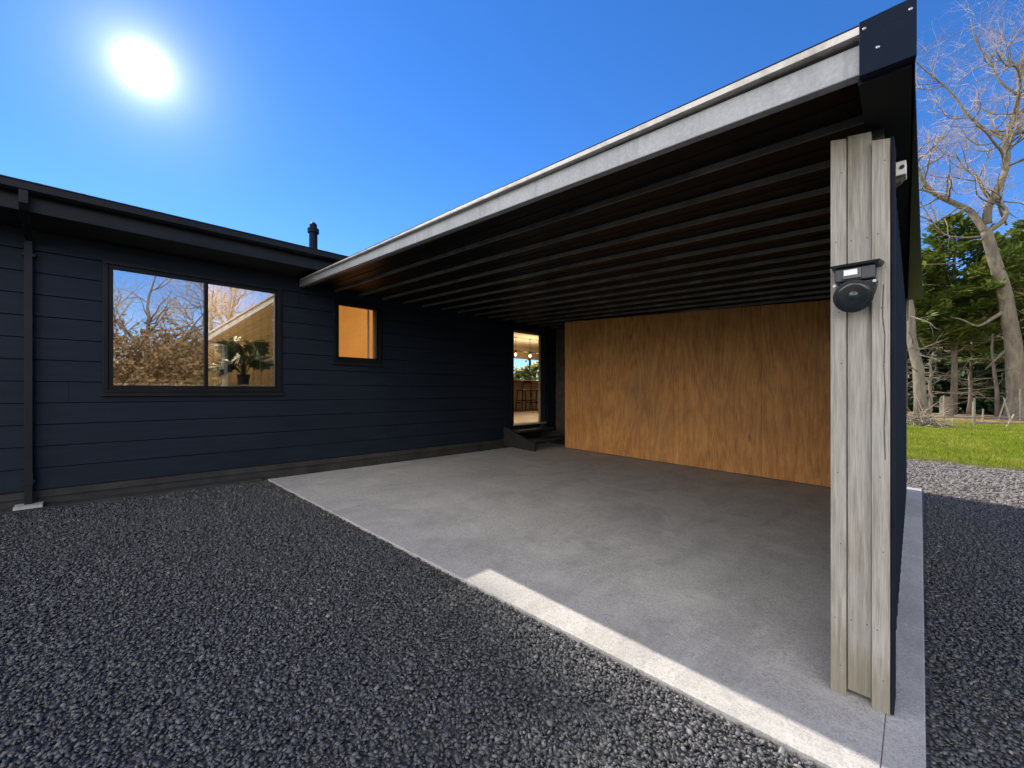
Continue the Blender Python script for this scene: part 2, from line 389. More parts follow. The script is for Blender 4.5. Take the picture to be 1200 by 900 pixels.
# ------------------------------------------------------------------ ground
def sheet(name, xs, ys, zoff, mat, edge=None):
    V = []; F = []
    for i, x in enumerate(xs):
        for j, y in enumerate(ys):
            yy = y if edge is None or j < len(ys) - 1 else edge(x)
            V.append((x, yy, H(x) + zoff))
    n = len(ys)
    for i in range(len(xs) - 1):
        for j in range(n - 1): F.append((i*n+j, (i+1)*n+j, (i+1)*n+j+1, i*n+j+1))
    return tag(np_mesh(name, V, F, mat), kind='structure')
sheet('ground', [-400, -60, -20, -5.62, -3, 0, 1.4583, 6, 30, 100, 400], [-400, -60, -20, 0, 12, 30, 70, 150, 400], -.055, 'grass_ground')
def gedge(x): return 10.95 + .25*math.sin(x*1.3) + .14*math.sin(x*3.1+1) + .08*math.sin(x*7.3) + .12*max(0, x)
sheet('gravel_drive', [-5.43 + .1*i for i in range(0, 70)] + [1.6 + .15*i for i in range(0, 100)], [-20, -5, 0, 5, 9, 10.9], -.025, 'gravel', gedge)

# slab: main pour and the footing strip along the wall
g = MB()
def Hp(x, y, dz=0): return (x, y, H(x) + dz)
SLAB = [(-5.385, 1.50), (-.108, 1.745), (-.178, 7.62), (-5.385, 7.62)]
g.hexa([Hp(*p, -.10) for p in SLAB] + [Hp(*p) for p in SLAB])
tag(g.build('slab', 'concrete', bevel=.003), kind='structure')
g = MB(); ys = [1.748, 3.1, 4.45, 5.9, 7.62]
for a, b in zip(ys, ys[1:]):
    q = [(-.1055 - .013*(a-1.7), a + .004), (.002 - .007*(a-1.7), a + .004), (.002 - .007*(b-1.7), b), (-.1055 - .013*(b-1.7), b)]
    g.hexa([Hp(*p, -.10) for p in q] + [Hp(*p, -.001) for p in q])
tag(g.build('slab_edge_strip', 'concrete', bevel=.004), kind='structure')
g = MB(); g.hexa([Hp(-.13, 1.76, -.1), Hp(-.09, 1.76, -.1), Hp(-.17, 7.6, -.1), Hp(-.2, 7.6, -.1), Hp(-.13, 1.76, -.012), Hp(-.09, 1.76, -.012), Hp(-.17, 7.6, -.012), Hp(-.2, 7.6, -.012)])
tag(g.build('slab_joint', 'plinth'), kind='structure')
g = MB(); g.hexa([(-5.63,-7,.1),(-5.41,-7,.1),(-5.41,14,.1),(-5.63,14,.1),(-5.63,-7,.268),(-5.41,-7,.255),(-5.41,1.45,.255),(-5.63,1.45,.268)]) if False else None
g.box(-5.63, -5.425, -7, 1.46, .1, .262)
tag(g.build('kerb_strip', 'plinth', bevel=.01), kind='structure')

# loose slate chips
def ico():
    t = (1 + 5**.5) / 2
    v = np.array([(-1,t,0),(1,t,0),(-1,-t,0),(1,-t,0),(0,-1,t),(0,1,t),(0,-1,-t),(0,1,-t),(t,0,-1),(t,0,1),(-t,0,-1),(-t,0,1)], float)
    f = np.array([(0,11,5),(0,5,1),(0,1,7),(0,7,10),(0,10,11),(1,5,9),(5,11,4),(11,10,2),(10,7,6),(7,1,8),(3,9,4),(3,4,2),(3,2,6),(3,6,8),(3,8,9),(4,9,5),(2,4,11),(6,2,10),(8,6,7),(9,8,1)])
    return v / np.linalg.norm(v[0]), f
def stones(P, size, name, mat='stone'):
    bv, bf = ico(); n = len(P)
    s = size * np.exp(npr.normal(0, .28, n))
    V = np.repeat(bv[None], n, 0) * (1 + npr.uniform(-.22, .22, (n, 12, 1)))
    V *= np.stack([s, s * npr.uniform(.45, .8, n), s * npr.uniform(.28, .5, n)], 1)[:, None, :]
    def rot(ax, ang):
        c, q = np.cos(ang), np.sin(ang); R = np.zeros((n, 3, 3)); i, j = [(1,2),(2,0),(0,1)][ax]
        R[:, ax, ax] = 1; R[:, i, i] = c; R[:, j, j] = c; R[:, i, j] = -q; R[:, j, i] = q; return R
    R = rot(2, npr.uniform(0, 2*PI, n)) @ rot(0, npr.normal(0, .42, n)) @ rot(1, npr.normal(0, .42, n))
    V = np.einsum('nij,nvj->nvi', R, V) + P[:, None, :]
    F = bf[None] + (np.arange(n) * 12)[:, None, None]
    return np_mesh(name, V.reshape(-1, 3), F.reshape(-1, 3), mat, smooth=True)
def scatter(x0, x1, y0, y1, dens, keep):
    n = int((x1-x0)*(y1-y0)*dens)
    x = npr.uniform(x0, x1, n); y = npr.uniform(y0, y1, n); k = keep(x, y); x, y = x[k], y[k]
    return np.stack([x, y, np.clip(-.048*x, -.07, .27) - .024 + npr.uniform(.0, .012, len(x))], 1)
front = lambda x: 1.50 + (x + 5.385) * .0464
P1 = scatter(-5.41, .9, -1.5, 1.85, 7000, lambda x, y: ((y < front(x) - .008) | (x > .02)) & (x < .9))
P2 = scatter(.0, 1.6, 1.85, 7.4, 5800, lambda x, y: x > .016 - .007*(y-1.7))
o = stones(np.concatenate([P1, P2]), .0093, 'gravel'); tag(o, kind='stuff')
P3 = scatter(-1.2, 3.0, 7.4, 11.2, 900, lambda x, y: (y < 11.0) & ((x > -.03) | (y > 7.66)))
o = stones(P3, .021, 'far_gravel', 'sunlit_stone'); tag(o, kind='stuff')

# ------------------------------------------------------------------ house
house = thing('house', 'long dark navy weatherboard house with black gutter and windows behind the carport', 'house', (-5.6, 0, .27))
WIN = (.155, 1.690, Z(.008), Z(1.254)); SWIN = (2.342, 3.002, Z(.417), Z(1.231)); DOOR = (5.70, 6.68, Z(-.64), Z(1.215))
OPEN = [WIN, SWIN, DOOR]
WT = Z(1.432)
g = MB()
pitch = .1915; zb = Z(-.858)
for i in range(13):
    z0 = zb + i*pitch; z1 = min(z0 + pitch, WT)
    if z1 - z0 < .02: break
    butt = [(yj - .0013, yj + .0013, z0 - .01, z1 + .01) for yj in [-7 + (i*1.73) % 4.2 + 4.2*k for k in range(6)] if all(not (w_[0] - .05 < yj < w_[1] + .05) for w_ in OPEN)]
    for a, b, p, q in cells(-7, 14, z0, z1, OPEN + butt):
        fb = (p - z0)/pitch; ft = (q - z0)/pitch
        db = -5.590 - .006*fb; dt = -5.590 - .006*ft - (.007 if q > z1 - 1e-4 else 0)
        pb = p + (.003 if p < z0 + 1e-4 else 0)
        zt = q - (.006 if q > z1 - 1e-4 else 0)
        if zt > pb + .004:
            g.prism_y([(-5.62, p), (db, pb), (-5.590 - .006*(zt - z0)/pitch, zt), (dt, q), (-5.62, q)], a, b)
clad = g.build('weatherboard_wall', 'navy', house)
g = MB()
for a, b, p, q in cells(-7, 14, Z(-1.1), Z(1.62), OPEN): g.box(-5.72, -5.622, a, b, p, q)
g.build('wall_framing', 'soffit', house)
INO = [(w[0]+.04, w[1]-.04, w[2]+.04, w[3]-.04) for w in OPEN]
g = MB()
for a, b, p, q in cells(-7, 14, Z(-.62), Z(1.75), INO): g.box(-5.74, -5.722, a, b, p, q)
g.build('interior_lining', 'cream', house)
g = MB(); g.box(-5.64, -5.612, -7, 5.5, .10, Z(-.864)); g.box(-5.611, -5.596, -7, 5.5, Z(-.93), Z(-.868))
g.build('plinth', 'plinth', house, bevel=.004)
# shell
g = MB()
for a, b, p, q in cells(-7, 18, .05, Z(2.3), [(12.4, 16.6, Z(.48), Z(1.58))]): g.box(-13.2, -13.0, a, b, p, q)
for y in (-7.2, 18):
    g.hexa([(-13,y,.05),(-5.725,y,.05),(-5.725,y+.2,.05),(-13,y+.2,.05),(-13,y,Z(2.15)),(-5.725,y,Z(1.66)),(-5.725,y+.2,Z(1.66)),(-13,y+.2,Z(2.15))])
g.box(-5.8, -5.6, 14, 18.2, .05, Z(1.62))
g.build('outer_wall', 'navy', house)
g = MB(); g.box(-12.99, -5.725, -7, 18, Z(-.75), Z(-.605)); g.box(-5.724, -5.60, 5.72, 6.66, Z(-.75), Z(-.612)); g.build('interior_floor', 'floor', house)
g = MB(); g.hexa([(-13, -7, Z(2.0)), (-7, -7, Z(2.0)), (-7, 18, Z(2.0)), (-13, 18, Z(2.0)), (-13, -7, Z(2.05)), (-7, -7, Z(2.05)), (-7, 18, Z(2.05)), (-13, 18, Z(2.05))])
g.hexa([(-7, -7, Z(2.0)), (-5.73, -7, Z(1.64)), (-5.73, 18, Z(1.64)), (-7, 18, Z(2.0)), (-7, -7, Z(2.05)), (-5.73, -7, Z(1.69)), (-5.73, 18, Z(1.69)), (-7, 18, Z(2.05))])
g.build('interior_ceiling', 'ceiling_white', house)
g = MB()
for a, b, p, q in cells(3.6, 18, Z(-.6), Z(2.0), [(12.44, 16.56, Z(.52), Z(1.54))]): g.box(-12.995, -12.97, a, b, p, q)
for y in (17.9, 3.5):
    g.box(-12.96, -7, y, y+.09, Z(-.6), Z(1.995)); g.box(-6.999, -5.75, y, y+.09, Z(-.6), Z(1.64))
g.build('kitchen_wall', 'cream', house)
g = MB(); g.box(-7.55, -7.5, 1.28, 2.2, Z(-.6), Z(1.72)); g.box(-7.5, -5.75, 2.15, 2.2, Z(-.6), Z(1.62)); g.build('panelled_wall', 'tan', house)
g = MB(); g.box(-11.0, -10.9, -4, 2.2, Z(-.6), Z(1.95)); g.build('bedroom_wall', 'tan', house)
g = MB(); g.box(-12.9, -12.82, -2.8, -.4, Z(-.6), Z(1.4)) if False else g.box(-5.96, -5.742, .12, 1.72, Z(.066), Z(.095)); g.build('window_sill', 'ceiling_white', house, bevel=.004)
# roof: low gable
PT = .25; zE = Z(1.612)
def rz(x): return zE + (-4.97 - x) * PT
g = MB()
for x0, x1, z0, z1 in ((-10.4, -4.97, rz(-10.4), zE), (-13.8, -10.4, Z(2.25), rz(-10.4))):
    g.hexa([(x0,-7.5,z0),(x1,-7.5,z1),(x1,18.5,z1),(x0,18.5,z0),(x0,-7.5,z0+.05),(x1,-7.5,z1+.012),(x1,18.5,z1+.012),(x0,18.5,z0+.05)])
for k in range(-30, 75):
    y = k*.25
    g.hexa([(-10.4,y,rz(-10.4)+.05),(-5.0,y,zE+.015),(-5.0,y+.03,zE+.015),(-10.4,y+.03,rz(-10.4)+.05),(-10.4,y,rz(-10.4)+.075),(-5.0,y,zE+.04),(-5.0,y+.03,zE+.04),(-10.4,y+.03,rz(-10.4)+.075)])
roof = g.build('roof', 'dark_gutter', house)
g = MB(); cx, cy = -7.0, 2.6; zb0 = rz(-7) - .05; top = Z(2.715)
g.lathe([(.10, 0), (.095, .14), (.062, .16), (.062, top-zb0-.17), (.085, top-zb0-.165), (.085, top-zb0-.10), (.062, top-zb0-.095), (.055, top-zb0-.08), (.055, top-zb0-.03), (.03, top-zb0)], 20, (cx, cy, zb0))
g.build('flue', 'navy_metal', roof, smooth=False)
g = MB(); g.box(-5.60, -5.06, -7.4, 14, WT, WT + .02); g.build('soffit', 'soffit', house)
g = MB(); g.box(-5.06, -5.035, -7.5, 14.1, Z(1.42), Z(1.585)); g.box(-5.034, -5.026, -7.5, 14.1, Z(1.418), Z(1.432)); g.build('fascia', 'dark_gutter', house, bevel=.003)
g = MB(); prof = [(-5.034, Z(1.55)), (-4.955, Z(1.545)), (-4.925, Z(1.56)), (-4.92, Z(1.612)), (-4.912, Z(1.614)), (-4.912, Z(1.622)), (-4.93, Z(1.624)), (-4.936, Z(1.60)), (-5.02, Z(1.56))]
g.prism_y(prof, -7.5, 14.1); gut = g.build('gutter', 'dark_gutter', house)
g = MB()
g.box(-4.985, -4.935, -.334, -.286, Z(1.455), Z(1.556))
g.hexa([(-4.985,-.333,Z(1.43)),(-4.936,-.333,Z(1.455)),(-4.936,-.287,Z(1.455)),(-4.985,-.287,Z(1.43)),(-4.985,-.333,Z(1.456)),(-4.936,-.333,Z(1.457)),(-4.936,-.287,Z(1.457)),(-4.985,-.287,Z(1.456))])
g.hexa([(-5.575,-.340,Z(1.30)),(-5.53,-.340,Z(1.335)),(-5.53,-.294,Z(1.335)),(-5.575,-.294,Z(1.30)),(-4.985,-.335,Z(1.415)),(-4.94,-.335,Z(1.45)),(-4.94,-.287,Z(1.45)),(-4.985,-.287,Z(1.415))])
g.box(-5.577, -5.53, -.343, -.295, Z(-.99), Z(1.345))
for z in (-.78, 1.18): g.box(-5.585, -5.527, -.36, -.278, Z(z), Z(z+.022))
g.box(-5.588, -5.522, -.347, -.291, Z(-.80), Z(-.70))
g.build('downpipe', 'dark_gutter', house, bevel=.004)
g = MB(); g.box(-5.60, -5.44, -.40, -.23, .258, .285); g.build('gully_trap', 'concrete', house, bevel=.006)

def frame_ring(g, y0, y1, z0, z1, w, x0, x1):
    g.box(x0, x1, y0, y1, z0, z0+w); g.box(x0, x1, y0, y1, z1-w, z1)
    g.box(x0, x1, y0, y0+w, z0+w, z1-w); g.box(x0, x1, y1-w, y1, z0+w, z1-w)
def window(rect, splits, glassmat, label):
    y0, y1, z0, z1 = rect
    g = MB(); frame_ring(g, y0-.012, y1+.012, z0-.012, z1+.012, .038, -5.640, -5.565)
    win = g.build('window', 'black_metal', house, bevel=.003, label=label)
    g = MB(); g.box(-5.60, -5.555, y0-.03, y1+.03, z0-.045, z0-.013); g.build('sill_flashing', 'dark_gutter', win, bevel=.003)
    ed = [y0+.026] + splits + [y1-.026]
    for k, (a, b) in enumerate(zip(ed, ed[1:])):
        aa = a - (.0 if k == 0 else .018); bb = b + (0 if k == len(ed)-2 else .018)
        g = MB(); frame_ring(g, aa, bb, z0+.027, z1-.027, .036, -5.632 + .012*k, -5.582 - .004*k)
        sash = g.build('sash', 'black_metal', win, bevel=.003)
        g = MB(); g.box(-5.612, -5.606, aa+.03, bb-.03, z0+.058, z1-.058); g.build('pane', glassmat, sash)
    return win
window(WIN, [.952], 'mirror_glass', 'large black two-pane sliding window reflecting bare trees')
window(SWIN, [], 'clear_glass', 'small black window glowing amber')
g = MB(); g.box(-5.80, -5.79, 2.30, 3.05, Z(.38), Z(1.25)); g.build('amber_blind', 'blind', house)
g = MB(); g.box(-5.83, -5.775, 2.905, 2.93, Z(.42), Z(1.22)); g.build('blind_edge', 'ceiling_white', house)
g = MB(); frame_ring(g, DOOR[0]-.02, DOOR[1]+.10, DOOR[2]-.02, DOOR[3]+.03, .055, -5.735, -5.572)
df = g.build('door_frame', 'black_metal', house, bevel=.004)
g = MB(); g.box(-5.575, -5.545, DOOR[0]+.02, DOOR[1]-.02, DOOR[2]+.012, DOOR[2]+.04); g.build('threshold', 'zinc', df)
# door leaf folded open into the room
g = MB(); frame_ring(g, -.0, .86, DOOR[2]+.045, DOOR[3]-.06, .085, -.02, .02)
rotm = Matrix.Translation((-5.78, DOOR[0]+.03, 0)) @ Matrix.Rotation(math.radians(184), 4, 'Z')
g.xf(rotm); dl = g.build('glazed_door', 'black_metal', house, bevel=.003)
g = MB(); g.box(-.003, .003, .08, .78, DOOR[2]+.125, DOOR[3]-.14); g.xf(rotm); g.build('pane', 'clear_glass', dl)
g = MB(); g.tube([(-.03,.81,Z(.25)),(-.065,.81,Z(.25)),(-.065,.70,Z(.25))], .009, 8); g.tube([(.03,.81,Z(.25)),(.065,.81,Z(.25)),(.065,.70,Z(.25))], .009, 8); g.xf(rotm); g.build('handle', 'steel', dl)
# kitchen window
g = MB(); frame_ring(g, 12.4, 16.6, Z(.48), Z(1.58), .05, -13.1, -13.02); g.box(-13.1, -13.02, 14.47, 14.53, Z(.53), Z(1.53)); kw = g.build('window', 'black_metal', house, label='wide black kitchen window seen through the open door')
g = MB(); g.box(-13.07, -13.06, 12.44, 16.56, Z(.52), Z(1.54)); g.build('pane', 'clear_glass', kw)

# ------------------------------------------------------------------ inside the house
isl = thing('kitchen_island', 'pale kitchen island with stone top seen through the open door', 'kitchen island', (-10.7, 11.5, Z(-.605)))
g = MB(); g.box(-11.1, -10.25, 9.9, 13.4, Z(-.605), Z(.395)); g.build('cabinet', 'ceiling_white', isl, bevel=.004)
g = MB(); g.box(-11.15, -10.0, 9.8, 13.5, Z(.396), Z(.432)); g.build('worktop', 'stone_top', isl, bevel=.004)
def stool(x, y, rot, label):
    t = thing('bar_stool', label, 'stool', (x, y, Z(-.605)), 'bar stools at the kitchen island')
    R = Matrix.Translation((x, y, Z(-.605))) @ Matrix.Rotation(rot, 4, 'Z')
    g = MB(); g.box(-.19, .19, -.19, .19, .66, .70); g.xf(R); g.build('seat', 'stool', t, bevel=.012)
    for sx in (-1, 1):
        for sy in (-1, 1):
            g = MB(); g.tube([(sx*.15, sy*.15, .66), (sx*.21, sy*.21, 0)], [.02, .015], 8); g.xf(R); g.build('leg', 'stool', t)
    for s_, z in ((-1, .26), (1, .26)):
        g = MB(); g.box(-.18, .18, s_*.18-.012, s_*.18+.012, z-.015, z+.015); g.xf(R); g.build('stretcher', 'stool', t)
        g = MB(); g.box(s_*.18-.012, s_*.18+.012, -.165, .165, z+.06, z+.09); g.xf(R); g.build('stretcher', 'stool', t)
    g = MB(); 
    for s_ in (-1, 1): g.tube([(-.17, s_*.16, .70), (-.23, s_*.17, .98)], .014, 8)
    g.box(-.245, -.215, -.18, .18, .92, 1.0); g.xf(R); g.build('backrest', 'stool', t, bevel=.006)
stool(-9.82, 10.60, 2.9, 'dark wooden bar stool nearest the left jamb of the open door')
stool(-9.78, 11.28, 3.3, 'dark wooden bar stool half hidden by the right jamb of the open door')
pend = thing('pendant_light', 'black linear pendant light with glowing bulbs above the kitchen island', 'pendant light', (-10.6, 11.7, Z(2.0)))
g = MB(); g.tube([(-10.6, 10.5, Z(1.51)), (-10.6, 13.2, Z(1.51))], .02, 8); g.build('bar', 'black_metal', pend)
for y in (11.0, 11.78, 12.56):
    g = MB(); g.tube([(-10.6, y, Z(1.52)), (-10.6, y, Z(1.998))], .008, 6); g.lathe([(.045, 0), (.045, .012)], 14, (-10.6, y, Z(1.986))); g.build('rod', 'black_metal', pend)
    g = MB(); g.lathe([(.028, 0), (.04, .03), (.04, .10), (.015, .12)], 14, (-10.6, y, Z(1.42))); sh = g.build('lamp_holder', 'black_metal', pend)
    g = MB(); g.lathe([(.008, 0), (.032, .025), (.036, .05), (.02, .085)], 14, (-10.6, y, Z(1.335))); g.build('bulb', 'bulb', sh, smooth=True)
    l = bpy.data.lights.new('bulb_light', 'POINT'); l.energy = 10; l.color = (1, .70, .38); l.shadow_soft_size = .05
    lo = bpy.data.objects.new('bulb_light', l); COL.objects.link(lo); lo.parent = sh; lo.location = Vector((-10.6, y, Z(1.28))) - world_loc(sh)
cl = thing('added_lamp', 'round glowing ceiling lamp added to light the room behind the large window', 'ceiling lamp', (-6.75, 1.0, Z(1.86)))  # lamp added to brighten the tan wall behind the large window
g = MB(); g.lathe([(.16, 0), (.18, .03), (.18, .05)], 24, (-6.75, 1.0, Z(1.80))); g.build('diffuser', 'added_lamp', cl)
g = MB(); g.lathe([(.19, 0), (.19, .03)], 24, (-6.75, 1.0, Z(1.852))); g.build('base', 'ceiling_white', cl)

def split_leaf(c, d, up, size, g):
    d = d.normalized(); up = up.normalized(); s = d.cross(up).normalized(); n = s.cross(d)
    out = []; K = 8
    for k in range(2*K + 1):
        a = -2.5 + 5.0 * k / (2*K); r = size * (.62 + .38*math.cos(a*.55)) * (1 if k % 2 == 0 else .74)
        out.append(c + d*(r*math.cos(a)+.15*size) + s*(r*math.sin(a)*.8) - n*(.22*r*r/size))
    vs = [c] + out
    g.add(vs, [(0, i, i+1) for i in range(1, len(out))])
def house_plant(loc, h, spread, n, leaf, label, seed, potr=.07, poth=.12):
    r = random.Random(seed); t = thing('potted_plant', label, 'plant', loc)
    L = Vector(loc)
    g = MB(); g.lathe([(potr*.75, 0), (potr, poth), (potr*.9, poth), (potr*.85, poth-.02)], 20, loc); g.build('pot', 'pot', t)
    gs = MB(); gl = MB()
    for i in range(n):
        az = 2*PI*i/n + r.uniform(-.4, .4); hh = h*r.uniform(.35, .95); sp = spread*r.uniform(.35, 1)*(1.15 - .5*hh/h)
        b0 = L + Vector((0, 0, poth-.02)); tip = L + Vector((math.cos(az)*sp, math.sin(az)*sp, hh)); mid = b0.lerp(tip, .5) + Vector((0, 0, .12*h))
        pts = [b0, b0.lerp(mid, .6), mid, mid.lerp(tip, .6), tip]; gs.tube(pts, .006*h/.5, 5)
        split_leaf(tip, Vector((math.cos(az)*.45, math.sin(az), -.15 + r.uniform(-.5, .7))), Vector((.9, r.uniform(-.6, .2), r.uniform(.1, .9))), leaf*r.uniform(.75, 1.15), gl)
    gs.build('stem', 'green_leaf', t); gl.build('leaves', 'plant', t)
house_plant((-5.87, 1.37, Z(.096)), .56, .25, 16, .16, 'dark green split-leaf plant in a black pot inside the large window', 3)
house_plant((-10.75, 11.9, Z(.434)), .62, .45, 26, .24, 'dark leafy plant on the kitchen worktop seen through the open door', 5, .11, .14)

# ------------------------------------------------------------------ steps
st = thing('wooden_steps', 'two dark wooden steps below the open glazed door in the carport corner', 'steps', (-5.2, 5.95, H(-5.2)))
for y in (5.47, 6.50):
    g = MB(); zt = Z(-.625)
    g.hexa([(-5.58,y,H(-5.58)),(-4.82,y,H(-4.82)),(-4.82,y+.05,H(-4.82)),(-5.58,y+.05,H(-5.58)),(-5.58,y,zt),(-4.82,y,H(-4.82)+.13),(-4.82,y+.05,H(-4.82)+.13),(-5.58,y+.05,zt)])
    g.build('stringer', 'dark_timber', st, bevel=.004)
for x0, x1, z in ((-5.12, -4.84, -.835), (-5.50, -5.20, -.685)):
    g = MB(); g.box(x0, x1, 5.523, 6.497, Z(z-.04), Z(z)); g.build('tread', 'dark_timber', st, bevel=.005)

# ------------------------------------------------------------------ carport
cp = thing('carport', 'open lean-to carport with pale front beam black tray ceiling and plywood walls', 'carport', (-2.8, 4.4, H(-2.8)))
def line(x, za, xa, zb_, xb): return Z(za + (zb_-za)*(x-xa)/(xb-xa))
def bb(x): return line(x, 1.314, -5.56, 1.108, -.168)       # beam underside
def ft(x): return line(x, 1.392, -5.56, 1.262, -.168)       # flashing top
g = MB(); x0, x1 = -5.565, -.150
def slopebox(g, x0, x1, y0, y1, f0, f1):
    g.hexa([(x0,y0,f0(x0)),(x1,y0,f0(x1)),(x1,y1,f0(x1)),(x0,y1,f0(x0)),(x0,y0,f1(x0)),(x1,y0,f1(x1)),(x1,y1,f1(x1)),(x0,y1,f1(x0))])
slopebox(g, x0, x1, 1.90, 1.945, bb, lambda x: bb(x) + .094 + .012*(x+5.56)/5.4)
g.build('front_beam', 'galv', cp, bevel=.004)
g = MB(); slopebox(g, x0, x1, 1.925, 1.95, lambda x: bb(x)+.09, lambda x: ft(x)-.012); g.build('beam_packer', 'dark_timber', cp)
g = MB(); slopebox(g, -5.45, x1, 1.868, 1.99, lambda x: ft(x)-.030*(.35+.65*(x+5.5)/5.4)-.004, lambda x: ft(x)-.006); 
fl = g.build('roof_flashing', 'zinc', cp, bevel=.002)
g = MB(); slopebox(g, -5.5, x1, 1.874, 1.99, lambda x: ft(x)-.0055, lambda x: ft(x)+.004); g.build('sheet_edge', 'black_metal', cp)
# tray ceiling, ribs run across the carport
def cz(x, dz=0): return Z(1.150 - .0318*x + dz)
g = MB(); prof = []; y = 1.955; prof.append((y, .03))
P_ = .345
y = 1.99
while y < 7.25:
    prof += [(y, .03), (y+.006, .0), (y+.020, .0), (y+.055, .03)]
    if y + .22 < 7.2: prof += [(y+.195, .03), (y+.201, .0245), (y+.209, .0245), (y+.215, .03)]
    y += P_
prof.append((7.34, .03))
xs = (-5.585, -.17); n = len(prof)
V = [(x, yy, cz(x, dz)) for x in xs for yy, dz in prof] + [(x, yy, cz(x, dz) + .003) for x in xs for yy, dz in prof]
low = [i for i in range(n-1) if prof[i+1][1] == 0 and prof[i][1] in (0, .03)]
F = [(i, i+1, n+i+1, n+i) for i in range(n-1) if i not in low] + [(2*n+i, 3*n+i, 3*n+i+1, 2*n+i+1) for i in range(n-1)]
g.add(V, F); g2 = MB(); g2.add(V, [(i, i+1, n+i+1, n+i) for i in low]); g.build('tray_ceiling', 'tray', cp, extra=(g2, 'rib_highlight'))
g = MB(); slopebox(g, -5.45, -.03, 1.993, 7.45, lambda x: cz(x, .036), lambda x: max(ft(x) - .012, cz(x, .041))); g.build('roof', 'black_metal', cp)
# boxed edge on the open side
def fx(y): return -.024 - .025*(y-1.87)
g = MB(); g.hexa([(-.164,1.866,Z(1.083)),(-.021,1.866,Z(1.078)),(fx(1.90),1.905,Z(1.078)),(-.163,1.905,Z(1.083)),(-.164,1.866,Z(1.268)),(-.021,1.866,Z(1.268)),(fx(1.90),1.905,Z(1.268)),(-.164,1.905,Z(1.268))])
gc = g; g = MB()
for x, z in ((-.115, 1.155), (-.035, 1.232), (-.15, 1.238)):
    g.lathe([(.006, 0), (.006, .003), (.003, .005)], 10); o_ = len(g.v) - 30
    for i in range(o_, len(g.v)): p = g.v[i]; g.v[i] = (x + p[0], 1.868 - p[2], Z(z) + p[1])
cap = gc.build('gutter_cap', 'navy_metal', cp, bevel=.003, extra=(g, 'steel'))
g = MB(); g.box(-.150, -.06, 1.8655, 1.8675, Z(1.222), Z(1.2235)); g.build('seam', 'soffit', cap)
g = MB(); g.hexa([(-.030,1.906,Z(1.09)),(fx(1.906),1.906,Z(1.085)),(fx(7.7),7.7,Z(.955)),(fx(7.7)-.01,7.7,Z(.955)),(-.03,1.906,Z(1.253)),(fx(1.906),1.906,Z(1.253)),(fx(7.7),7.7,Z(1.22)),(fx(7.7)-.01,7.7,Z(1.22))]); g.build('side_fascia', 'black_metal', cp)
g = MB(); g.hexa([(-.17,1.906,Z(1.075)),(-.032,1.906,Z(1.07)),(fx(7.5)-.015,7.5,Z(1.06)),(-.30,7.5,Z(1.06)),(-.17,1.906,Z(1.10)),(-.032,1.906,Z(1.095)),(fx(7.5)-.015,7.5,Z(1.09)),(-.30,7.5,Z(1.09))]); g.build('side_soffit', 'soffit', cp)
g = MB(); g.hexa([(-.168,2.26,Z(1.02)),(-.123,2.26,Z(1.02)),(-.20,7.3,Z(1.02)),(-.25,7.3,Z(1.02)),(-.168,2.26,Z(1.0735)),(-.123,2.26,Z(1.069)),(-.20,7.3,Z(1.059)),(-.25,7.3,Z(1.059))]); g.build('side_plate', 'soffit', cp)
# post of three weathered boards
post = MB(); post.box(-.26, -.12, 2.25, 2.30, H(-.2)+.01, Z(1.03)); post = post.build('corner_post', 'dark_timber', cp)
for x0, x1, y0, zt, zb_ in ((-.284, -.2335, 2.184, 1.048, .001), (-.2305, -.1565, 2.204, 1.052, .022), (-.1535, -.099, 2.180, .992, .001)):
    g = MB(); xm = (x0+x1)/2
    g.hexa([(x0,y0,H(x0)+zb_),(x1,y0,H(x1)+zb_),(x1,2.247,H(x1)+zb_),(x0,2.247,H(x0)+zb_),(x0,y0,Z(zt)),(x1,y0,Z(zt-.012)),(x1,2.247,Z(zt-.012)),(x0,2.247,Z(zt))])
    gb = g; g = MB()
    zs = [-1.12, -.93, -.62, -.33, .12, .33, .62, .90]
    for z in zs:
        for x in ((x0+.012, x1-.012) if abs(x1-x0) > .06 else (xm + .012*math.sin(z*9),)):
            if y0 > 2.19 and z not in (-.93, .62): continue
            k = len(g.v); g.lathe([(.0023, 0), (.0023, .002)], 8)
            for i in range(k, len(g.v)): p = g.v[i]; g.v[i] = (x + p[0], y0 - p[2] + .0005, Z(z) + p[1])
    gb.build('board', 'timber', post, bevel=.002, extra=(g, 'dark_timber'))
# hairline split in the outer board
g = MB(); pts = [(-.118, .42), (-.121, .30), (-.114, .22), (-.117, .10), (-.112, -.02), (-.116, -.14), (-.113, -.26)]
for (xa, za), (xb, zb_) in zip(pts, pts[1:]):
    w = .0012
    g.hexa([(xb-w,2.1788,Z(zb_)),(xb+w,2.1788,Z(zb_)),(xb+w,2.1805,Z(zb_)),(xb-w,2.1805,Z(zb_)),(xa-w,2.1788,Z(za)),(xa+w,2.1788,Z(za)),(xa+w,2.1805,Z(za)),(xa-w,2.1805,Z(za))])
g.build('crack', 'dark_timber', post)
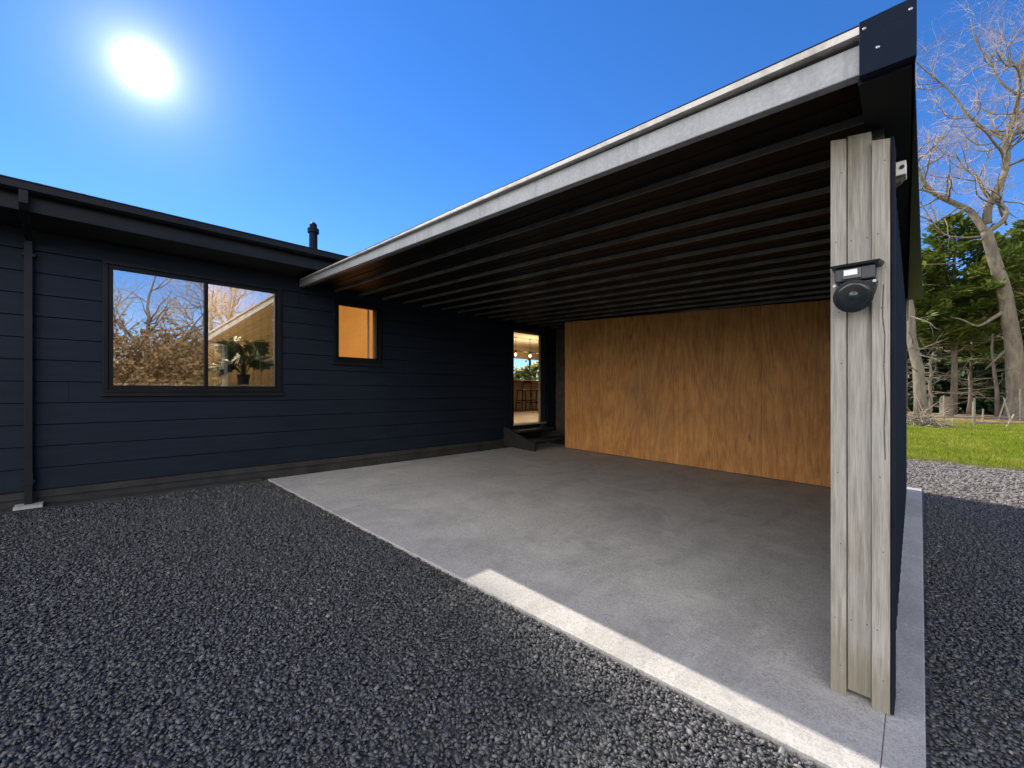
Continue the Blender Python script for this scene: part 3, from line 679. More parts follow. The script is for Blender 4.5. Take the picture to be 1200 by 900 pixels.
# corner flashing and metal clad side wall
g = MB()
g.box(-.0985, -.088, 2.186, 2.33, H(-.1)+.004, Z(.985))
g.tube([(-.0925, 2.182, H(-.1)+.01), (-.0925, 2.182, Z(.55)), (-.0925, 2.180, Z(.93)), (-.0985, 2.188, Z(.975))], .0045, 8)
g.build('corner_flashing', 'wall_metal', cp)
g = MB()
def wx(y): return -.104 - .0150*(y-2.2)
g.hexa([(wx(2.31)-.05,2.31,H(-.15)+.003),(wx(2.31),2.31,H(-.1)+.003),(wx(7.3),7.3,H(-.2)+.003),(wx(7.3)-.05,7.3,H(-.2)+.003),(wx(2.31)-.05,2.31,Z(1.018)),(wx(2.31),2.31,Z(1.018)),(wx(7.3),7.3,Z(1.018)),(wx(7.3)-.05,7.3,Z(1.018))])
y = 2.40
while y < 7.2:
    g.hexa([(wx(y),y,H(-.1)+.003),(wx(y)+.005,y+.02,H(-.1)+.003),(wx(y)+.005,y+.05,H(-.1)+.003),(wx(y),y+.07,H(-.1)+.003),(wx(y),y,Z(1.016)),(wx(y)+.005,y+.02,Z(1.016)),(wx(y)+.005,y+.05,Z(1.016)),(wx(y),y+.07,Z(1.016))]); y += .19
sw = g.build('side_wall', 'wall_metal', cp)
for y in (2.9, 3.6, 4.3, 5.0, 5.7):
    g = MB(); x_ = wx(y) - .052; g.hexa([(x_-.09,y,H(-.25)+.004),(x_,y,H(-.2)+.004),(x_,y+.045,H(-.2)+.004),(x_-.09,y+.045,H(-.25)+.004),(x_-.09,y,Z(1.018)),(x_,y,Z(1.018)),(x_,y+.045,Z(1.018)),(x_-.09,y+.045,Z(1.018))]); g.build('stud', 'dark_timber', sw)
g = MB(); g.box(-.12, -.0585, 2.385, 2.46, Z(.905), Z(.962)); bk = g.build('bracket', 'white_block', cp, bevel=.003)
g = MB(); k = len(g.v); g.lathe([(.008, 0), (.008, .004)], 12)
for i in range(len(g.v)): p = g.v[i]; g.v[i] = (-.071 + p[0], 2.384 - p[2], Z(.936) + p[1])
g.build('bolt', 'dark_timber', bk)
g = MB(); g.hexa([(-.125,2.40,Z(.86)),(-.075,2.40,Z(.888)),(-.075,2.45,Z(.888)),(-.125,2.45,Z(.86)),(-.125,2.40,Z(.903)),(-.065,2.40,Z(.903)),(-.065,2.45,Z(.903)),(-.125,2.45,Z(.903))]); g.build('bracket_stay', 'brown_board', bk)
# plywood back wall, four sheets
by = lambda x: 6.24 + .1*(x + 4.75)
bw = MB(); bw.hexa([(-4.74,by(-4.74)+.016,H(-4.7)+.006),(-.24,by(-.24)+.016,H(-.24)+.006),(-.24,by(-.24)+.07,H(-.24)+.006),(-4.74,by(-4.74)+.07,H(-4.74)+.006),(-4.74,by(-4.74)+.016,cz(-4.74)-.002),(-.24,by(-.24)+.016,cz(-.24)-.002),(-.24,by(-.24)+.07,cz(-.24)-.002),(-4.74,by(-4.74)+.07,cz(-4.74)-.002)])
bw = bw.build('back_wall', 'dark_timber', cp)
xs = [-4.75, -3.98, -2.80, -1.62, -.44, -.19]
for a, b in zip(xs, xs[1:]):
    b2 = b - .0035; g = MB()
    g.hexa([(a,by(a),H(a)+.012),(b2,by(b2),H(b2)+.012),(b2,by(b2)+.0155,H(b2)+.012),(a,by(a)+.0155,H(a)+.012),(a,by(a),cz(a)-.004),(b2,by(b2),cz(b2)-.004),(b2,by(b2)+.0155,cz(b2)-.004),(a,by(a)+.0155,cz(a)-.004)])
    g.build('plywood_sheet', 'ply', bw)
g = MB(); g.box(-5.585, -4.70, 7.02, 7.06, H(-5.2)+.004, cz(-5.58)); ew = g.build('end_wall', 'brown_board', cp)
g = MB(); g.box(-4.86, -4.76, 6.94, 7.018, H(-4.8)+.004, cz(-4.8)-.004); g.build('corner_stud', 'dark_timber', ew)
g = MB(); g.hexa([(-4.745,by(-4.74)+.072,H(-4.7)),(-4.72,by(-4.74)+.072,H(-4.7)),(-4.72,7.018,H(-4.7)),(-4.745,7.018,H(-4.7)),(-4.745,by(-4.74)+.072,cz(-4.7)),(-4.72,by(-4.74)+.072,cz(-4.7)),(-4.72,7.018,cz(-4.7)),(-4.745,7.018,cz(-4.7))]); g.build('return_wall', 'dark_timber', cp)
g = MB(); g.box(-4.70, -.25, 7.25, 7.30, H(-2)-.08, Z(1.15)); g.build('rear_wall', 'navy_metal', cp)

# security light on the post
sl = thing('security_light', 'black outdoor sensor light with round lens mounted on the weathered post', 'security light', (-.2, 2.18, Z(.44)))
g = MB(); g.hexa([(-.268,2.095,Z(.492)),(-.128,2.095,Z(.492)),(-.120,2.182,Z(.492)),(-.272,2.182,Z(.492)),(-.276,2.088,Z(.502)),(-.122,2.088,Z(.502)),(-.114,2.184,Z(.510)),(-.278,2.184,Z(.510))]); g.build('lid', 'black_plastic', sl, bevel=.003)
g = MB(); g.box(-.262, -.138, 2.11, 2.182, Z(.437), Z(.4915)); bd = g.build('housing', 'black_plastic', sl, bevel=.005)
g = MB(); g.box(-.238, -.178, 2.104, 2.109, Z(.444), Z(.486)); g.build('sensor_bezel', 'lens', bd, bevel=.003)
g = MB(); g.box(-.232, -.190, 2.1015, 2.1035, Z(.458), Z(.480)); g.build('label_plate', 'white_label', bd, bevel=.002)
g = MB(); g.hexa([(-.232,2.13,Z(.375)),(-.142,2.13,Z(.385)),(-.142,2.178,Z(.385)),(-.232,2.178,Z(.375)),(-.252,2.12,Z(.436)),(-.132,2.12,Z(.436)),(-.132,2.182,Z(.436)),(-.252,2.182,Z(.436))]); g.build('mounting_arm', 'black_plastic', sl, bevel=.006)
A_ = Matrix.Translation((-.206, 2.118, Z(.378))) @ Matrix.Rotation(math.radians(14), 4, 'Z') @ Matrix.Rotation(math.radians(102), 4, 'X')
g = MB(); g.lathe([(.03, -.04), (.046, -.02), (.058, .0), (.060, .012), (.056, .014)], 32); g.xf(A_); hd = g.build('lamp_head', 'black_plastic', sl, smooth=True)
g = MB(); g.lathe([(.0535, .0125), (.050, .0155), (.03, .010), (.012, .016), (.004, .018)], 32); g.xf(A_); g.build('lens', 'lens', hd, smooth=True)
g = MB(); g.lathe([(.0605, .002), (.0630, .004), (.0630, .0125), (.0605, .014)], 32); g.xf(A_); g.build('rim', 'dark_gutter', hd, smooth=True)
for s_ in (-.262, -.140):
    g = MB(); g.tube([(s_, 2.125, Z(.425)), (s_, 2.108, Z(.425))], .006, 8); g.build('screw', 'steel', bd)

# ------------------------------------------------------------------ trees
def branch(rr, p, d, length, rad, wob, segs=5, lift=.0):
    pts = [p.copy()]; q = p.copy(); d = d.normalized()
    for i in range(segs):
        d = (d + Vector((rr.gauss(0, wob), rr.gauss(0, wob), rr.gauss(0, wob) + lift))).normalized()
        q = q + d * (length/segs); pts.append(q.copy())
    return pts
def sprout(rr, g_limb, g_twig, pts, rads, level, wob=.22):
    """side shoots along a limb, down to fine twigs"""
    L = sum((b-a).length for a, b in zip(pts, pts[1:]))
    n = {0: max(6, int(L*2.4)), 1: max(5, int(L*4.2)), 2: max(3, int(L*5)), 3: 0}[level]
    for k in range(n):
        t = rr.uniform(.25, 1.0) * (len(pts) - 1); i = min(int(t), len(pts) - 2); p = pts[i].lerp(pts[i+1], t - i)
        ax = (pts[i+1] - pts[i]).normalized(); rr_ = rads[i] if hasattr(rads, '__len__') else rads
        side = ax.cross(Vector((rr.gauss(0,1), rr.gauss(0,1), rr.gauss(0,1)))).normalized()
        d = ax * rr.uniform(.35, .9) + side * rr.uniform(.7, 1.1)
        ln = {0: rr.uniform(1.2, 2.8), 1: rr.uniform(.6, 1.4), 2: rr.uniform(.25, .7)}[level]
        r0 = min(rr_*.55, {0: .05, 1: .022, 2: .011}[level])
        b = branch(rr, p, d, ln, r0, wob, {0: 7, 1: 5, 2: 3}[level], .05)
        m = len(b); rd = [r0*(1 - .72*j/(m-1)) for j in range(m)]
        (g_limb if level == 0 else g_twig).tube(b, rd, 5 if level == 0 else 3, False)
        if level < 2: sprout(rr, g_limb, g_twig, b, rd, level+1, wob)

# the big bare tree on the right, limbs laid out by hand in its own frame (metres right of the foot, up, towards the house)
def big_tree():
    base = Vector((3.07, 31.0, -.08)); right = Vector((.714, .70, 0)); back = Vector((-.70, .714, 0))
    t = thing('bare_tree', 'large leafless tree with pale leaning trunk and curling limbs at the lawn edge', 'tree', base)
    rr = random.Random(21); gt = MB(); gl = MB(); gw = MB()
    def W(p): return base + right*p[0] + back*p[2] + Vector((0, 0, p[1]))
    def limb(pts, r0, r1, g, spr=True, n=8):
        # smooth the polyline
        P = [W(p) for p in pts]; Q = []
        for i in range(len(P)-1):
            a, b, c, d = P[max(i-1,0)], P[i], P[i+1], P[min(i+2, len(P)-1)]
            for k in range(3):
                u = k/3; Q.append(.5*((2*b) + (c-a)*u + (2*a-5*b+4*c-d)*u*u + (3*b-a-3*c+d)*u**3))
        Q.append(P[-1]); m = len(Q)
        rd = [.72*(r0 + (r1-r0)*(j/(m-1))**.8) for j in range(m)]
        g.tube(Q, rd, n)
        if spr: sprout(rr, gl, gw, Q, rd, 0)
    k = .0404
    def px(l): return [((u-1192)*k, (492-v)*k, dz) for u, v, dz in l]
    limb(px([(1193,497,0),(1192,470,0),(1190,440,0),(1188,405,0),(1183,375,0),(1177,340,0),(1168,312,0),(1161,288,0),(1156,270,0)]), .52, .27, gt, False, 14)
    gt.lathe([(.60, -.1), (.47, .15), (.40, .5), (.36, .9)], 14, base)
    limb(px([(1156,272,0),(1151,255,.2),(1146,241,.4),(1130,229,.6),(1113,218,.7),(1102,203,.8),(1097,185,.9),(1088,166,1.0),(1076,152,1.2),(1070,140,1.2)]), .24, .05, gl)
    limb(px([(1112,217,.7),(1098,212,.8),(1083,213,1.),(1069,206,1.2)]), .10, .03, gl)
    limb(px([(1156,272,0),(1166,262,-.3),(1171,250,-.3),(1166,240,-.2),(1156,228,0),(1150,205,.2),(1140,190,.4),(1132,170,.5)]), .17, .03, gl)
    limb(px([(1157,262,0),(1155,246,-.1),(1161,228,-.2),(1168,208,-.3),(1172,188,-.3),(1170,168,-.3),(1177,146,-.4),(1179,118,-.5),(1182,90,-.5),(1187,60,-.6),(1190,30,-.6),(1196,-10,-.6)]), .24, .05, gl)
    limb(px([(1169,205,-.3),(1158,188,-.6),(1140,180,-.9),(1124,170,-1.1),(1108,166,-1.3)]), .11, .03, gl)
    limb(px([(1166,214,-.2),(1178,224,.3),(1190,240,.6),(1206,254,.9)]), .13, .06, gl)
    limb(px([(1171,168,-.3),(1163,146,.3),(1150,124,.6),(1141,100,.8),(1128,78,1.),(1112,62,1.1),(1098,44,1.2)]), .11, .03, gl)
    limb(px([(1171,165,-.3),(1188,160,-1),(1205,150,-1.4),(1225,120,-1.8)]), .12, .04, gl)
    limb(px([(1177,140,-.4),(1160,122,-1.2),(1138,112,-1.8),(1115,118,-2.2),(1096,108,-2.5)]), .09, .03, gl)
    limb(px([(1179,120,-.5),(1166,98,-.2),(1160,70,0),(1150,45,.2),(1146,15,.3)]), .08, .03, gl)
    limb(px([(1182,90,-.5),(1198,70,-.9),(1214,40,-1.2),(1225,0,-1.4)]), .08, .03, gl)
    limb(px([(1150,276,0),(1136,275,.3),(1122,268,.6),(1112,250,.8),(1107,232,1.),(1104,222,1.1)]), .07, .025, gl)
    limb(px([(1112,250,.8),(1098,240,1.),(1084,228,1.2),(1070,222,1.4)]), .05, .02, gl)
    limb(px([(1180,362,0),(1168,372,.2),(1154,380,.3),(1142,372,.5),(1130,368,.6)]), .15, .02, gl, False)
    limb(px([(1188,402,0),(1181,420,.5),(1176,432,.8)]), .15, .02, gl, False)
    limb(px([(1192,440,0),(1204,400,-.4),(1222,360,-.8),(1240,300,-1),(1250,220,-1.2)]), .34, .08, gl)
    gt.build('trunk', 'pale_bark', t, smooth=True); gl.build('limbs', 'pale_bark', t, smooth=True); gw.build('twigs', 'twig', t)
big_tree()

def conifer_meshes(seed, h, cb, R, mat, nb=95, spray=.42, upright=.15):
    rr = random.Random(seed); r2 = np.random.default_rng(seed)
    gt = MB(); gt.tube([(0,0,-.1),(.04*h*.1,0,h*.25),(.0,.03,h*.5),(.03,0,h*.8),(0,0,h)], [h*.015, h*.0125, h*.010, h*.006, .02], 9)
    V = []; 
    for b in range(nb):
        t = (b + rr.random())/nb; z = cb + (h - cb)*t**.92
        prof = math.sin(PI*min(1, .22 + .78*t))**.7 * (1 - .55*t) * 1.25
        L = R * prof * rr.uniform(.65, 1.2) + .25
        az = b*2.39996 + rr.uniform(-.5, .5); d = Vector((math.cos(az), math.sin(az), upright + rr.uniform(-.22, .25)))
        p = Vector((0, 0, z)); pts = branch(rr, p, d, L, .03, .10, 6, .05)
        gt.tube(pts, [max(.012, .06*(1-t))*(1 - .8*i/6) for i in range(7)], 4, False)
        m = int(26 + L*30)
        for s_ in range(m):
            u = rr.uniform(.22, 1.05)*6; i = min(int(u), 5); q = pts[i].lerp(pts[i+1], u - i)
            ax = (pts[i+1]-pts[i]).normalized(); sd = ax.cross(Vector((0,0,1))).normalized()*rr.choice((-1,1))
            dd = (ax*rr.uniform(.3,1.1) + sd*rr.uniform(.1,.9) + Vector((0,0,rr.uniform(-.25,.45)))).normalized()
            ln = spray*rr.uniform(.55, 1.25); w = ln*rr.uniform(.13, .22)
            q = q + sd*rr.uniform(0, .22*L*(1.1-u/6)) + Vector((rr.gauss(0,.05), rr.gauss(0,.05), rr.gauss(0,.08)))
            cr = dd.cross(Vector((rr.gauss(0,.5), rr.gauss(0,.5), 1))).normalized()
            V += [q, q + dd*ln*.55 + cr*w, q + dd*ln + Vector((0,0,-.04)), q + dd*ln*.5 - cr*w]
    F = np.arange(len(V)).reshape(-1, 4)
    return gt, V, F
def conifer(loc, seed, h, cb, R, mat, label, group='evergreens beyond the lawn', **kw):
    t = thing('conifer', label, 'tree', loc, group); gt, V, F = conifer_meshes(seed, h, cb, R, mat, **kw)
    gt.xf(Matrix.Translation(loc)); gt.build('trunk', 'brown_bark', t, smooth=True)
    np_mesh('crown', np.array([tuple(v) for v in V]) + np.array(loc), F, mat, t)
    return t
G = -.08
c1 = conifer((1.05, 33.0, G), 5, 10.6, 3.4, 2.9, 'conifer', 'bright green conifer with straight bare lower trunk left of the big bare tree', nb=110)
c2 = conifer((4.4, 35.5, G), 6, 10.4, 2.6, 3.2, 'conifer', 'bright green conifer standing right behind the trunk of the big bare tree', nb=110)
c0 = conifer((-.85, 31.5, G), 8, 8.6, 3.6, 2.5, 'conifer', 'green conifer partly hidden by the edge of the carport roof', nb=90)
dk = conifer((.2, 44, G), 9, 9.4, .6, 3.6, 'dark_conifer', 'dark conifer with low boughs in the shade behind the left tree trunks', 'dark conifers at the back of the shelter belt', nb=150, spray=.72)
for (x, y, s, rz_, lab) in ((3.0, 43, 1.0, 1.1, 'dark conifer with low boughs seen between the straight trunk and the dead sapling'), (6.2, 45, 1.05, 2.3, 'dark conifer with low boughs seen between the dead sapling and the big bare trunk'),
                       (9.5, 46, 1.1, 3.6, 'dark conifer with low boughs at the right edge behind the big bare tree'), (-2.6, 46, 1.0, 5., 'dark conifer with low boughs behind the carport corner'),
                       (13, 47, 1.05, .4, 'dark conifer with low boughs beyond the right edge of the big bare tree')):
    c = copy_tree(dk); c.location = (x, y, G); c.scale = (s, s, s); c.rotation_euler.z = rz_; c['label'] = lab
# ------------------------------------------------------------------ the far side of the yard, mirrored in the large window
def shrub(loc, h, r, n, mat, twig, label, seed, leaf=.10, nl=2600, name='shrub'):
    rr = random.Random(seed); t = thing(name, label, 'shrub', loc); L = Vector(loc); g = MB(); V = []
    for k in range(n):
        a = rr.uniform(0, 2*PI); s_ = rr.uniform(.15, 1.0); d = Vector((math.cos(a)*s_, math.sin(a)*s_, rr.uniform(.5, 1.3)))
        b = branch(rr, L + Vector((math.cos(a)*.3*r*s_, math.sin(a)*.3*r*s_, 0)), d, h*rr.uniform(.6, 1.1), .03, .16, 7, .02)
        g.tube(b, [.03*(1-.85*j/7) for j in range(8)], 4, False)
        for q in range(7):
            j = rr.randrange(2, 7); dd = (b[j+1]-b[j]).normalized() + Vector((rr.gauss(0,.8), rr.gauss(0,.8), rr.gauss(0,.5)))
            c = branch(rr, b[j], dd, rr.uniform(.4, 1.3), .01, .2, 4); g.tube(c, [.012,.010,.008,.005,.003], 3, False)
            for w in range(max(1, nl // (n*7))):
                p = c[rr.randrange(1, 5)] + Vector((rr.gauss(0,.12), rr.gauss(0,.12), rr.gauss(0,.12)))
                e = Vector((rr.gauss(0,1), rr.gauss(0,1), rr.gauss(0,1))).normalized(); f = e.orthogonal().normalized(); s2 = leaf*rr.uniform(.6, 1.3)
                V += [p, p + e*s2*.5 + f*s2*.3, p + e*s2, p + e*s2*.5 - f*s2*.3]
    g.build('branches', twig, t)
    np_mesh('leaves', np.array([tuple(v) for v in V]), np.arange(len(V)).reshape(-1, 4), mat, t)
    return t
# dead lower boughs on the straight trunk and two bare trunks
def bare_trunk(loc, h, r, lean, label, seed, nb=14, mat='brown_bark', name='dead_tree', up=0):
    t = thing(name, label, 'tree', loc); rr = random.Random(seed); L = Vector(loc)
    pts = [L + Vector((lean[0]*k/6*h + rr.gauss(0,.03), lean[1]*k/6*h, h*k/6 - .05)) for k in range(7)]
    rd = [r*(1 - .55*k/6) for k in range(7)]; rd[0] *= 1.35
    g = MB(); g.tube(pts, rd, 10); g.build('trunk', mat, t, smooth=True)
    g = MB()
    for k in range(nb):
        u = rr.uniform(1.2, 5.8); i = int(u); p = pts[i].lerp(pts[i+1], u-i); a = rr.uniform(0, 2*PI)
        b = branch(rr, p, Vector((math.cos(a), math.sin(a), rr.uniform(-.2, .35)+up)), rr.uniform(.7, 2.0), .02, .12, 5)
        g.tube(b, [.028*(1-.8*j/5) for j in range(6)], 4, False)
        for q in range(3):
            j = rr.randrange(2, 5); d = (b[j+1]-b[j]).normalized() + Vector((rr.gauss(0,.6), rr.gauss(0,.6), rr.gauss(0,.5)))
            g.tube(branch(rr, b[j], d, rr.uniform(.3,.8), .01, .15, 3), [.012,.009,.006,.003], 3, False)
    g.build('boughs', mat, t)
    return t
bare_trunk((-.05, 22.9, G), 7.0, .21, (-.09, .02), 'stout leaning bare trunk with sunlit left side at the left of the lawn', 34, 12, 'pale_bark', 'dead_tree')
bare_trunk((2.55, 31.5, G), 4.3, .10, (-.05, 0), 'thin dead sapling with short side boughs between the straight trunk and big tree', 33, 22, 'pale_bark')
bare_trunk((1.9, 37.5, G), 4.6, .12, (.02, .02), 'slim grey dead trunk in the shade close right of the straight trunk', 35, 24)
bare_trunk((.05, 29.5, G), 3.4, .09, (.05, 0), 'slim dead trunk with long drooping boughs between the two left trunks', 36, 26, 'brown_bark', 'dead_tree')
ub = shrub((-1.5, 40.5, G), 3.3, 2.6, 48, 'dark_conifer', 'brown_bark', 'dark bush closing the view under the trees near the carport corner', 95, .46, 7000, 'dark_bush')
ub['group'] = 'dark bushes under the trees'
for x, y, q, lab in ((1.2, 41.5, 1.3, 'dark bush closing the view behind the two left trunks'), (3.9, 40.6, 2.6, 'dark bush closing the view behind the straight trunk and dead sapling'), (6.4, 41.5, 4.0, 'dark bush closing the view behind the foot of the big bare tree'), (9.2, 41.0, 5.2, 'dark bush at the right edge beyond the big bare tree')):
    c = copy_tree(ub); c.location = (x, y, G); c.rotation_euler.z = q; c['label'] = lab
# stump
st_ = MB(); st_.lathe([(.34, 0), (.27, .15), (.25, 1.0), (.2, 1.12)], 12, (.75, 31.2, G)); tag(st_.build('tree_stump', 'brown_bark'), 'short broken grey stump beside the foot of the straight conifer trunk', 'stump')
# brush heap
rr = random.Random(77); g = MB()
for k in range(190):
    a = rr.uniform(0, 2*PI); q = abs(rr.gauss(0, .55)); p = Vector((-.15 + math.cos(a)*q, 22.5 + math.sin(a)*q, G + .02 + rr.random()*.55*max(.1, 1-q)))
    d = Vector((rr.gauss(0,1), rr.gauss(0,1), rr.gauss(0,.45))); b = branch(rr, p, d, rr.uniform(.4, 1.1), .01, .15, 3)
    b = [Vector((v.x, v.y, max(v.z, G))) for v in b]
    g.tube(b, [.016,.013,.009,.005], 4, False)
tag(g.build('brush_heap', 'pale_plank'), 'low heap of dry sticks around the foot of the stout leaning trunk', 'brush pile')
# leaf litter patch under the trees
g = MB(); N_ = 60; vs = [(2.5 + 9*math.cos(2*PI*k/N_)*(1+.12*math.sin(5*k)), 33.2 + 5.6*math.sin(2*PI*k/N_)*(1+.1*math.sin(7*k+1)), -.119) for k in range(N_)]
vs = [(x, y, H(x) - .05) for x, y, z in vs]
g.add(vs, [tuple(range(N_))]); tag(g.build('leaf_litter', 'litter'), kind='structure')

# lawn blades
def blades(x0, x1, y0, y1, n, hmin, hmax, mat, name, keep=None):
    x = npr.uniform(x0, x1, n); y = y0 + (y1-y0)*npr.uniform(0, 1, n)**1.35
    if keep is not None: k = keep(x, y); x, y = x[k], y[k]
    n = len(x); z = np.clip(-.048*x, -.07, .27) - .055
    patch = .55 + .45*np.sin(x*1.7+np.sin(y*1.1)*2)*np.sin(y*.9+1.3*np.sin(x*.8))
    a = npr.uniform(0, 2*PI, n); h = npr.uniform(hmin, hmax, n)*(.65+.6*patch); w = npr.uniform(.006, .014, n)*(1 + (y-y0)*.07)
    la = npr.uniform(0, 2*PI, n); ll = h*npr.uniform(.2, .9, n)
    V = np.zeros((n, 3, 3)); V[:,0] = np.stack([x - w*np.cos(a), y - w*np.sin(a), z], 1); V[:,1] = np.stack([x + w*np.cos(a), y + w*np.sin(a), z], 1)
    V[:,2] = np.stack([x + ll*np.cos(la), y + ll*np.sin(la), z + h], 1)
    return tag(np_mesh(name, V.reshape(-1,3), np.arange(3*n).reshape(-1,3), mat), kind='stuff')
gek = np.vectorize(gedge)
blades(-1.6, 5.5, 10.8, 30, 90000, .04, .10, 'blade', 'lawn_grass', lambda x, y: (y > gek(x)+.05) & (x < -.9 + (y-10.8)*.2 + 2.2))
blades(-1.2, 4.0, 10.6, 12.2, 9000, .03, .08, 'dry_blade', 'dry_grass_fringe', lambda x, y: (np.abs(y - gek(x)) < .55))

# ------------------------------------------------------------------ low rail fence, stakes
fe = thing('rail_fence', 'low weathered timber rail fence across the far side of the lawn', 'fence', (1.4, 24.4, G))
def FP(s): return Vector((-.05 + 1.4*s, 23.05 + 1.36*s, H(1.5)-.05))      # s metres-ish along the fence
def bar(g, a, b, r): g.tube([a, b], r, 6)
for s_, h, lean in ((0, .55, (-.12, -.1)), (1.0, 1.15, (0, 0)), (2.0, .60, (.02, 0)), (3.0, .62, (0, 0)), (4.2, .6, (0, 0)), (5.6, .62, (0, 0))):
    g = MB(); p = FP(s_); bar(g, p, p + Vector((lean[0], lean[1], h)), .03); g.build('fence_post', 'grey_timber', fe)
for s0, s1, z0, z1 in ((-.02, 1.0, .42, .40), (1.0, 2.0, .40, .40), (2.0, 3.0, .40, .41), (3.0, 4.2, .41, .40), (4.2, 5.6, .4, .4), (.05, 1.0, .06, .06), (1.0, 2.0, .20, .18), (2.0, 3.0, .18, .18), (1.0, 3.0, .03, .03), (3.0, 5.6, .18, .18)):
    g = MB(); o_ = Vector((0, -.032, 0)); bar(g, FP(s0) + o_ + Vector((0,0,z0)), FP(s1) + o_ + Vector((0,0,z1)), .024); g.build('rail', 'grey_timber', fe)
for s_, e_, lab in ((1.62, 2.02, 0),):
    g = MB(); a = FP(s_) + Vector((0,-.07,.02)); b = FP(1.78) + Vector((0,-.07,.52)); g.tube([a, b], .028, 6); tag(g.build('leaning_plank', 'pale_plank'), 'pale plank leaning on the low rail fence right of its tall post', 'plank')
for (x, y, h, lx, ly, lab) in ((1.45, 27.0, .95, .0, .0, 'upright pale stake just left of the tall fence post'), (1.75, 27.4, .62, .02, .02, 'short upright stake behind the low rail fence beside the pale one'),
                              (2.35, 29.5, 1.05, .25, .1, 'pale stake leaning right in the leaf litter near the dead sapling'), (2.75, 29.6, 1.1, -.22, .0, 'pale stake leaning left in the leaf litter near the dead sapling'),
                              (3.0, 28.0, .9, .35, .1, 'grey stake tilted strongly right behind the fence near the big tree'), (3.1, 30.5, 1.5, 0, 0, 'tall thin upright stake close left of the big bare trunk'), (.55, 26.4, 1.2, 0, 0, 'tall thin upright stake just right of the stout leaning trunk')):
    g = MB(); g.tube([(x, y, G), (x+lx*.5, y+ly*.5, G+h*.5), (x+lx, y+ly, G+h)], [.035, .03, .026], 6); tag(g.build('wooden_stake', 'pale_plank'), lab, 'stake', 'stakes beyond the lawn')

conifer((-30.0, -4.1, .2), 90, 35.0, 24.2, 4.1, 'conifer', 'very tall unseen pine added behind the house to shade the gravel', 'unseen shade casters added behind the house', nb=330, spray=.85)  # out-of-view pine added to cast shade on the foreground gravel

def yard_tree(loc, h, seed, label):
    rr = random.Random(seed); t = thing('bare_tree', label, 'tree', loc, 'bare trees across the yard'); L = Vector(loc); gt = MB(); gl = MB(); gw = MB()
    pts = branch(rr, L, Vector((0, 0, 1)), h*.38, .2, .06, 5); gt.tube(pts, [.26, .22, .2, .18, .17, .15], 10)
    for k in range(6):
        a = 2*PI*k/6 + rr.uniform(-.4, .4); p = pts[rr.choice((3, 4, 5, 5))]
        b = branch(rr, p, Vector((math.cos(a)*.75, math.sin(a)*.75, rr.uniform(.7, 1.3))), h*rr.uniform(.45, .62), .1, .13, 9, .06)
        rd = [.11*(1-.85*j/9) for j in range(10)]; gl.tube(b, rd, 6, False); sprout(rr, gl, gw, b, rd, 0)
    gt.build('trunk', 'brown_bark', t, smooth=True); gl.build('limbs', 'brown_bark', t); gw.build('twigs', 'twig', t)
yard_tree((17.0, 2.4, -.13), 8.6, 51, 'bare spreading tree across the yard mirrored left in the large window')
yard_tree((18.0, 5.4, -.13), 9.2, 52, 'bare tall tree across the yard mirrored at the middle of the window')
yard_tree((22.0, 8.8, -.13), 8.8, 53, 'bare tree across the yard mirrored beside the window mullion')
yard_tree((24.0, .2, -.13), 9.0, 54, 'bare tree across the yard beyond the left end of the reflection')
for i, (x, y, h, lab) in enumerate(((14.0, 1.2, 3.6, 'brown dry shrub mirrored at the far left of the large window'), (14.5, 3.2, 3.9, 'brown dry shrub mirrored left of centre in the large window'), (15.0, 5.2, 4.0, 'brown dry shrub mirrored at the centre of the left pane'), (16, 7.4, 3.8, 'brown dry shrub mirrored at the right of the left pane'), (17.5, 9.6, 3.8, 'brown dry shrub furthest along the far side of the yard'), (14.5, -1.2, 3.5, 'brown dry shrub across the yard left of the mirrored row'))):
    shrub((x, y, -.13), h*1.2, 1.9, 64, 'brown_leaf', 'shrub_twig', lab, 60+i, .19, 9500, 'dry_shrub')
shrub((12.0, 5.0, -.13), 2.3, 1.3, 40, 'green_leaf', 'shrub_twig', 'green leafy shrub mirrored low at the right of the left pane', 71, .11, 4200)
# greenery outside the kitchen window
for x, y, lab, sd in ((-15.2, 13.4, 'yellow green bush outside the kitchen window at left', 81), (-15.6, 15.4, 'yellow green bush outside the kitchen window at centre', 82), (-15.9, 17.6, 'yellow green bush outside the kitchen window at right', 83)):
    shrub((x, y, .22), 2.1, 1.3, 44, 'green_leaf', 'shrub_twig', lab, sd, .14, 5200)

# ------------------------------------------------------------------ sky, sun, camera
EL = math.radians(44); sun_from = Vector((-math.cos(EL), 0.0, math.sin(EL)))
sd = bpy.data.lights.new('sun', 'SUN'); sd.energy = 2.1; sd.angle = math.radians(.5); sd.color = (1, .93, .82)
so = bpy.data.objects.new('sun', sd); COL.objects.link(so); so.rotation_euler = (-sun_from).to_track_quat('-Z', 'Y').to_euler(); so.location = sun_from*60
w = bpy.data.worlds.new('World'); S.world = w; w.use_nodes = True; nt = w.node_tree; nt.nodes.clear()
out = nt.nodes.new('ShaderNodeOutputWorld'); bg = nt.nodes.new('ShaderNodeBackground'); sky = nt.nodes.new('ShaderNodeTexSky')
sky.sky_type = 'NISHITA'; sky.sun_disc = False; sky.sun_elevation = EL; sky.sun_rotation = math.atan2(sun_from.x, sun_from.y)
sky.air_density = .8; sky.dust_density = .0; sky.ozone_density = 4.0; sky.altitude = 50
hs = nt.nodes.new('ShaderNodeHueSaturation'); hs.inputs['Saturation'].default_value = 1.25; hs.inputs['Hue'].default_value = .508; nt.links.new(sky.outputs[0], hs.inputs['Color']); nt.links.new(hs.outputs[0], bg.inputs[0]); bg.inputs[1].default_value = .066
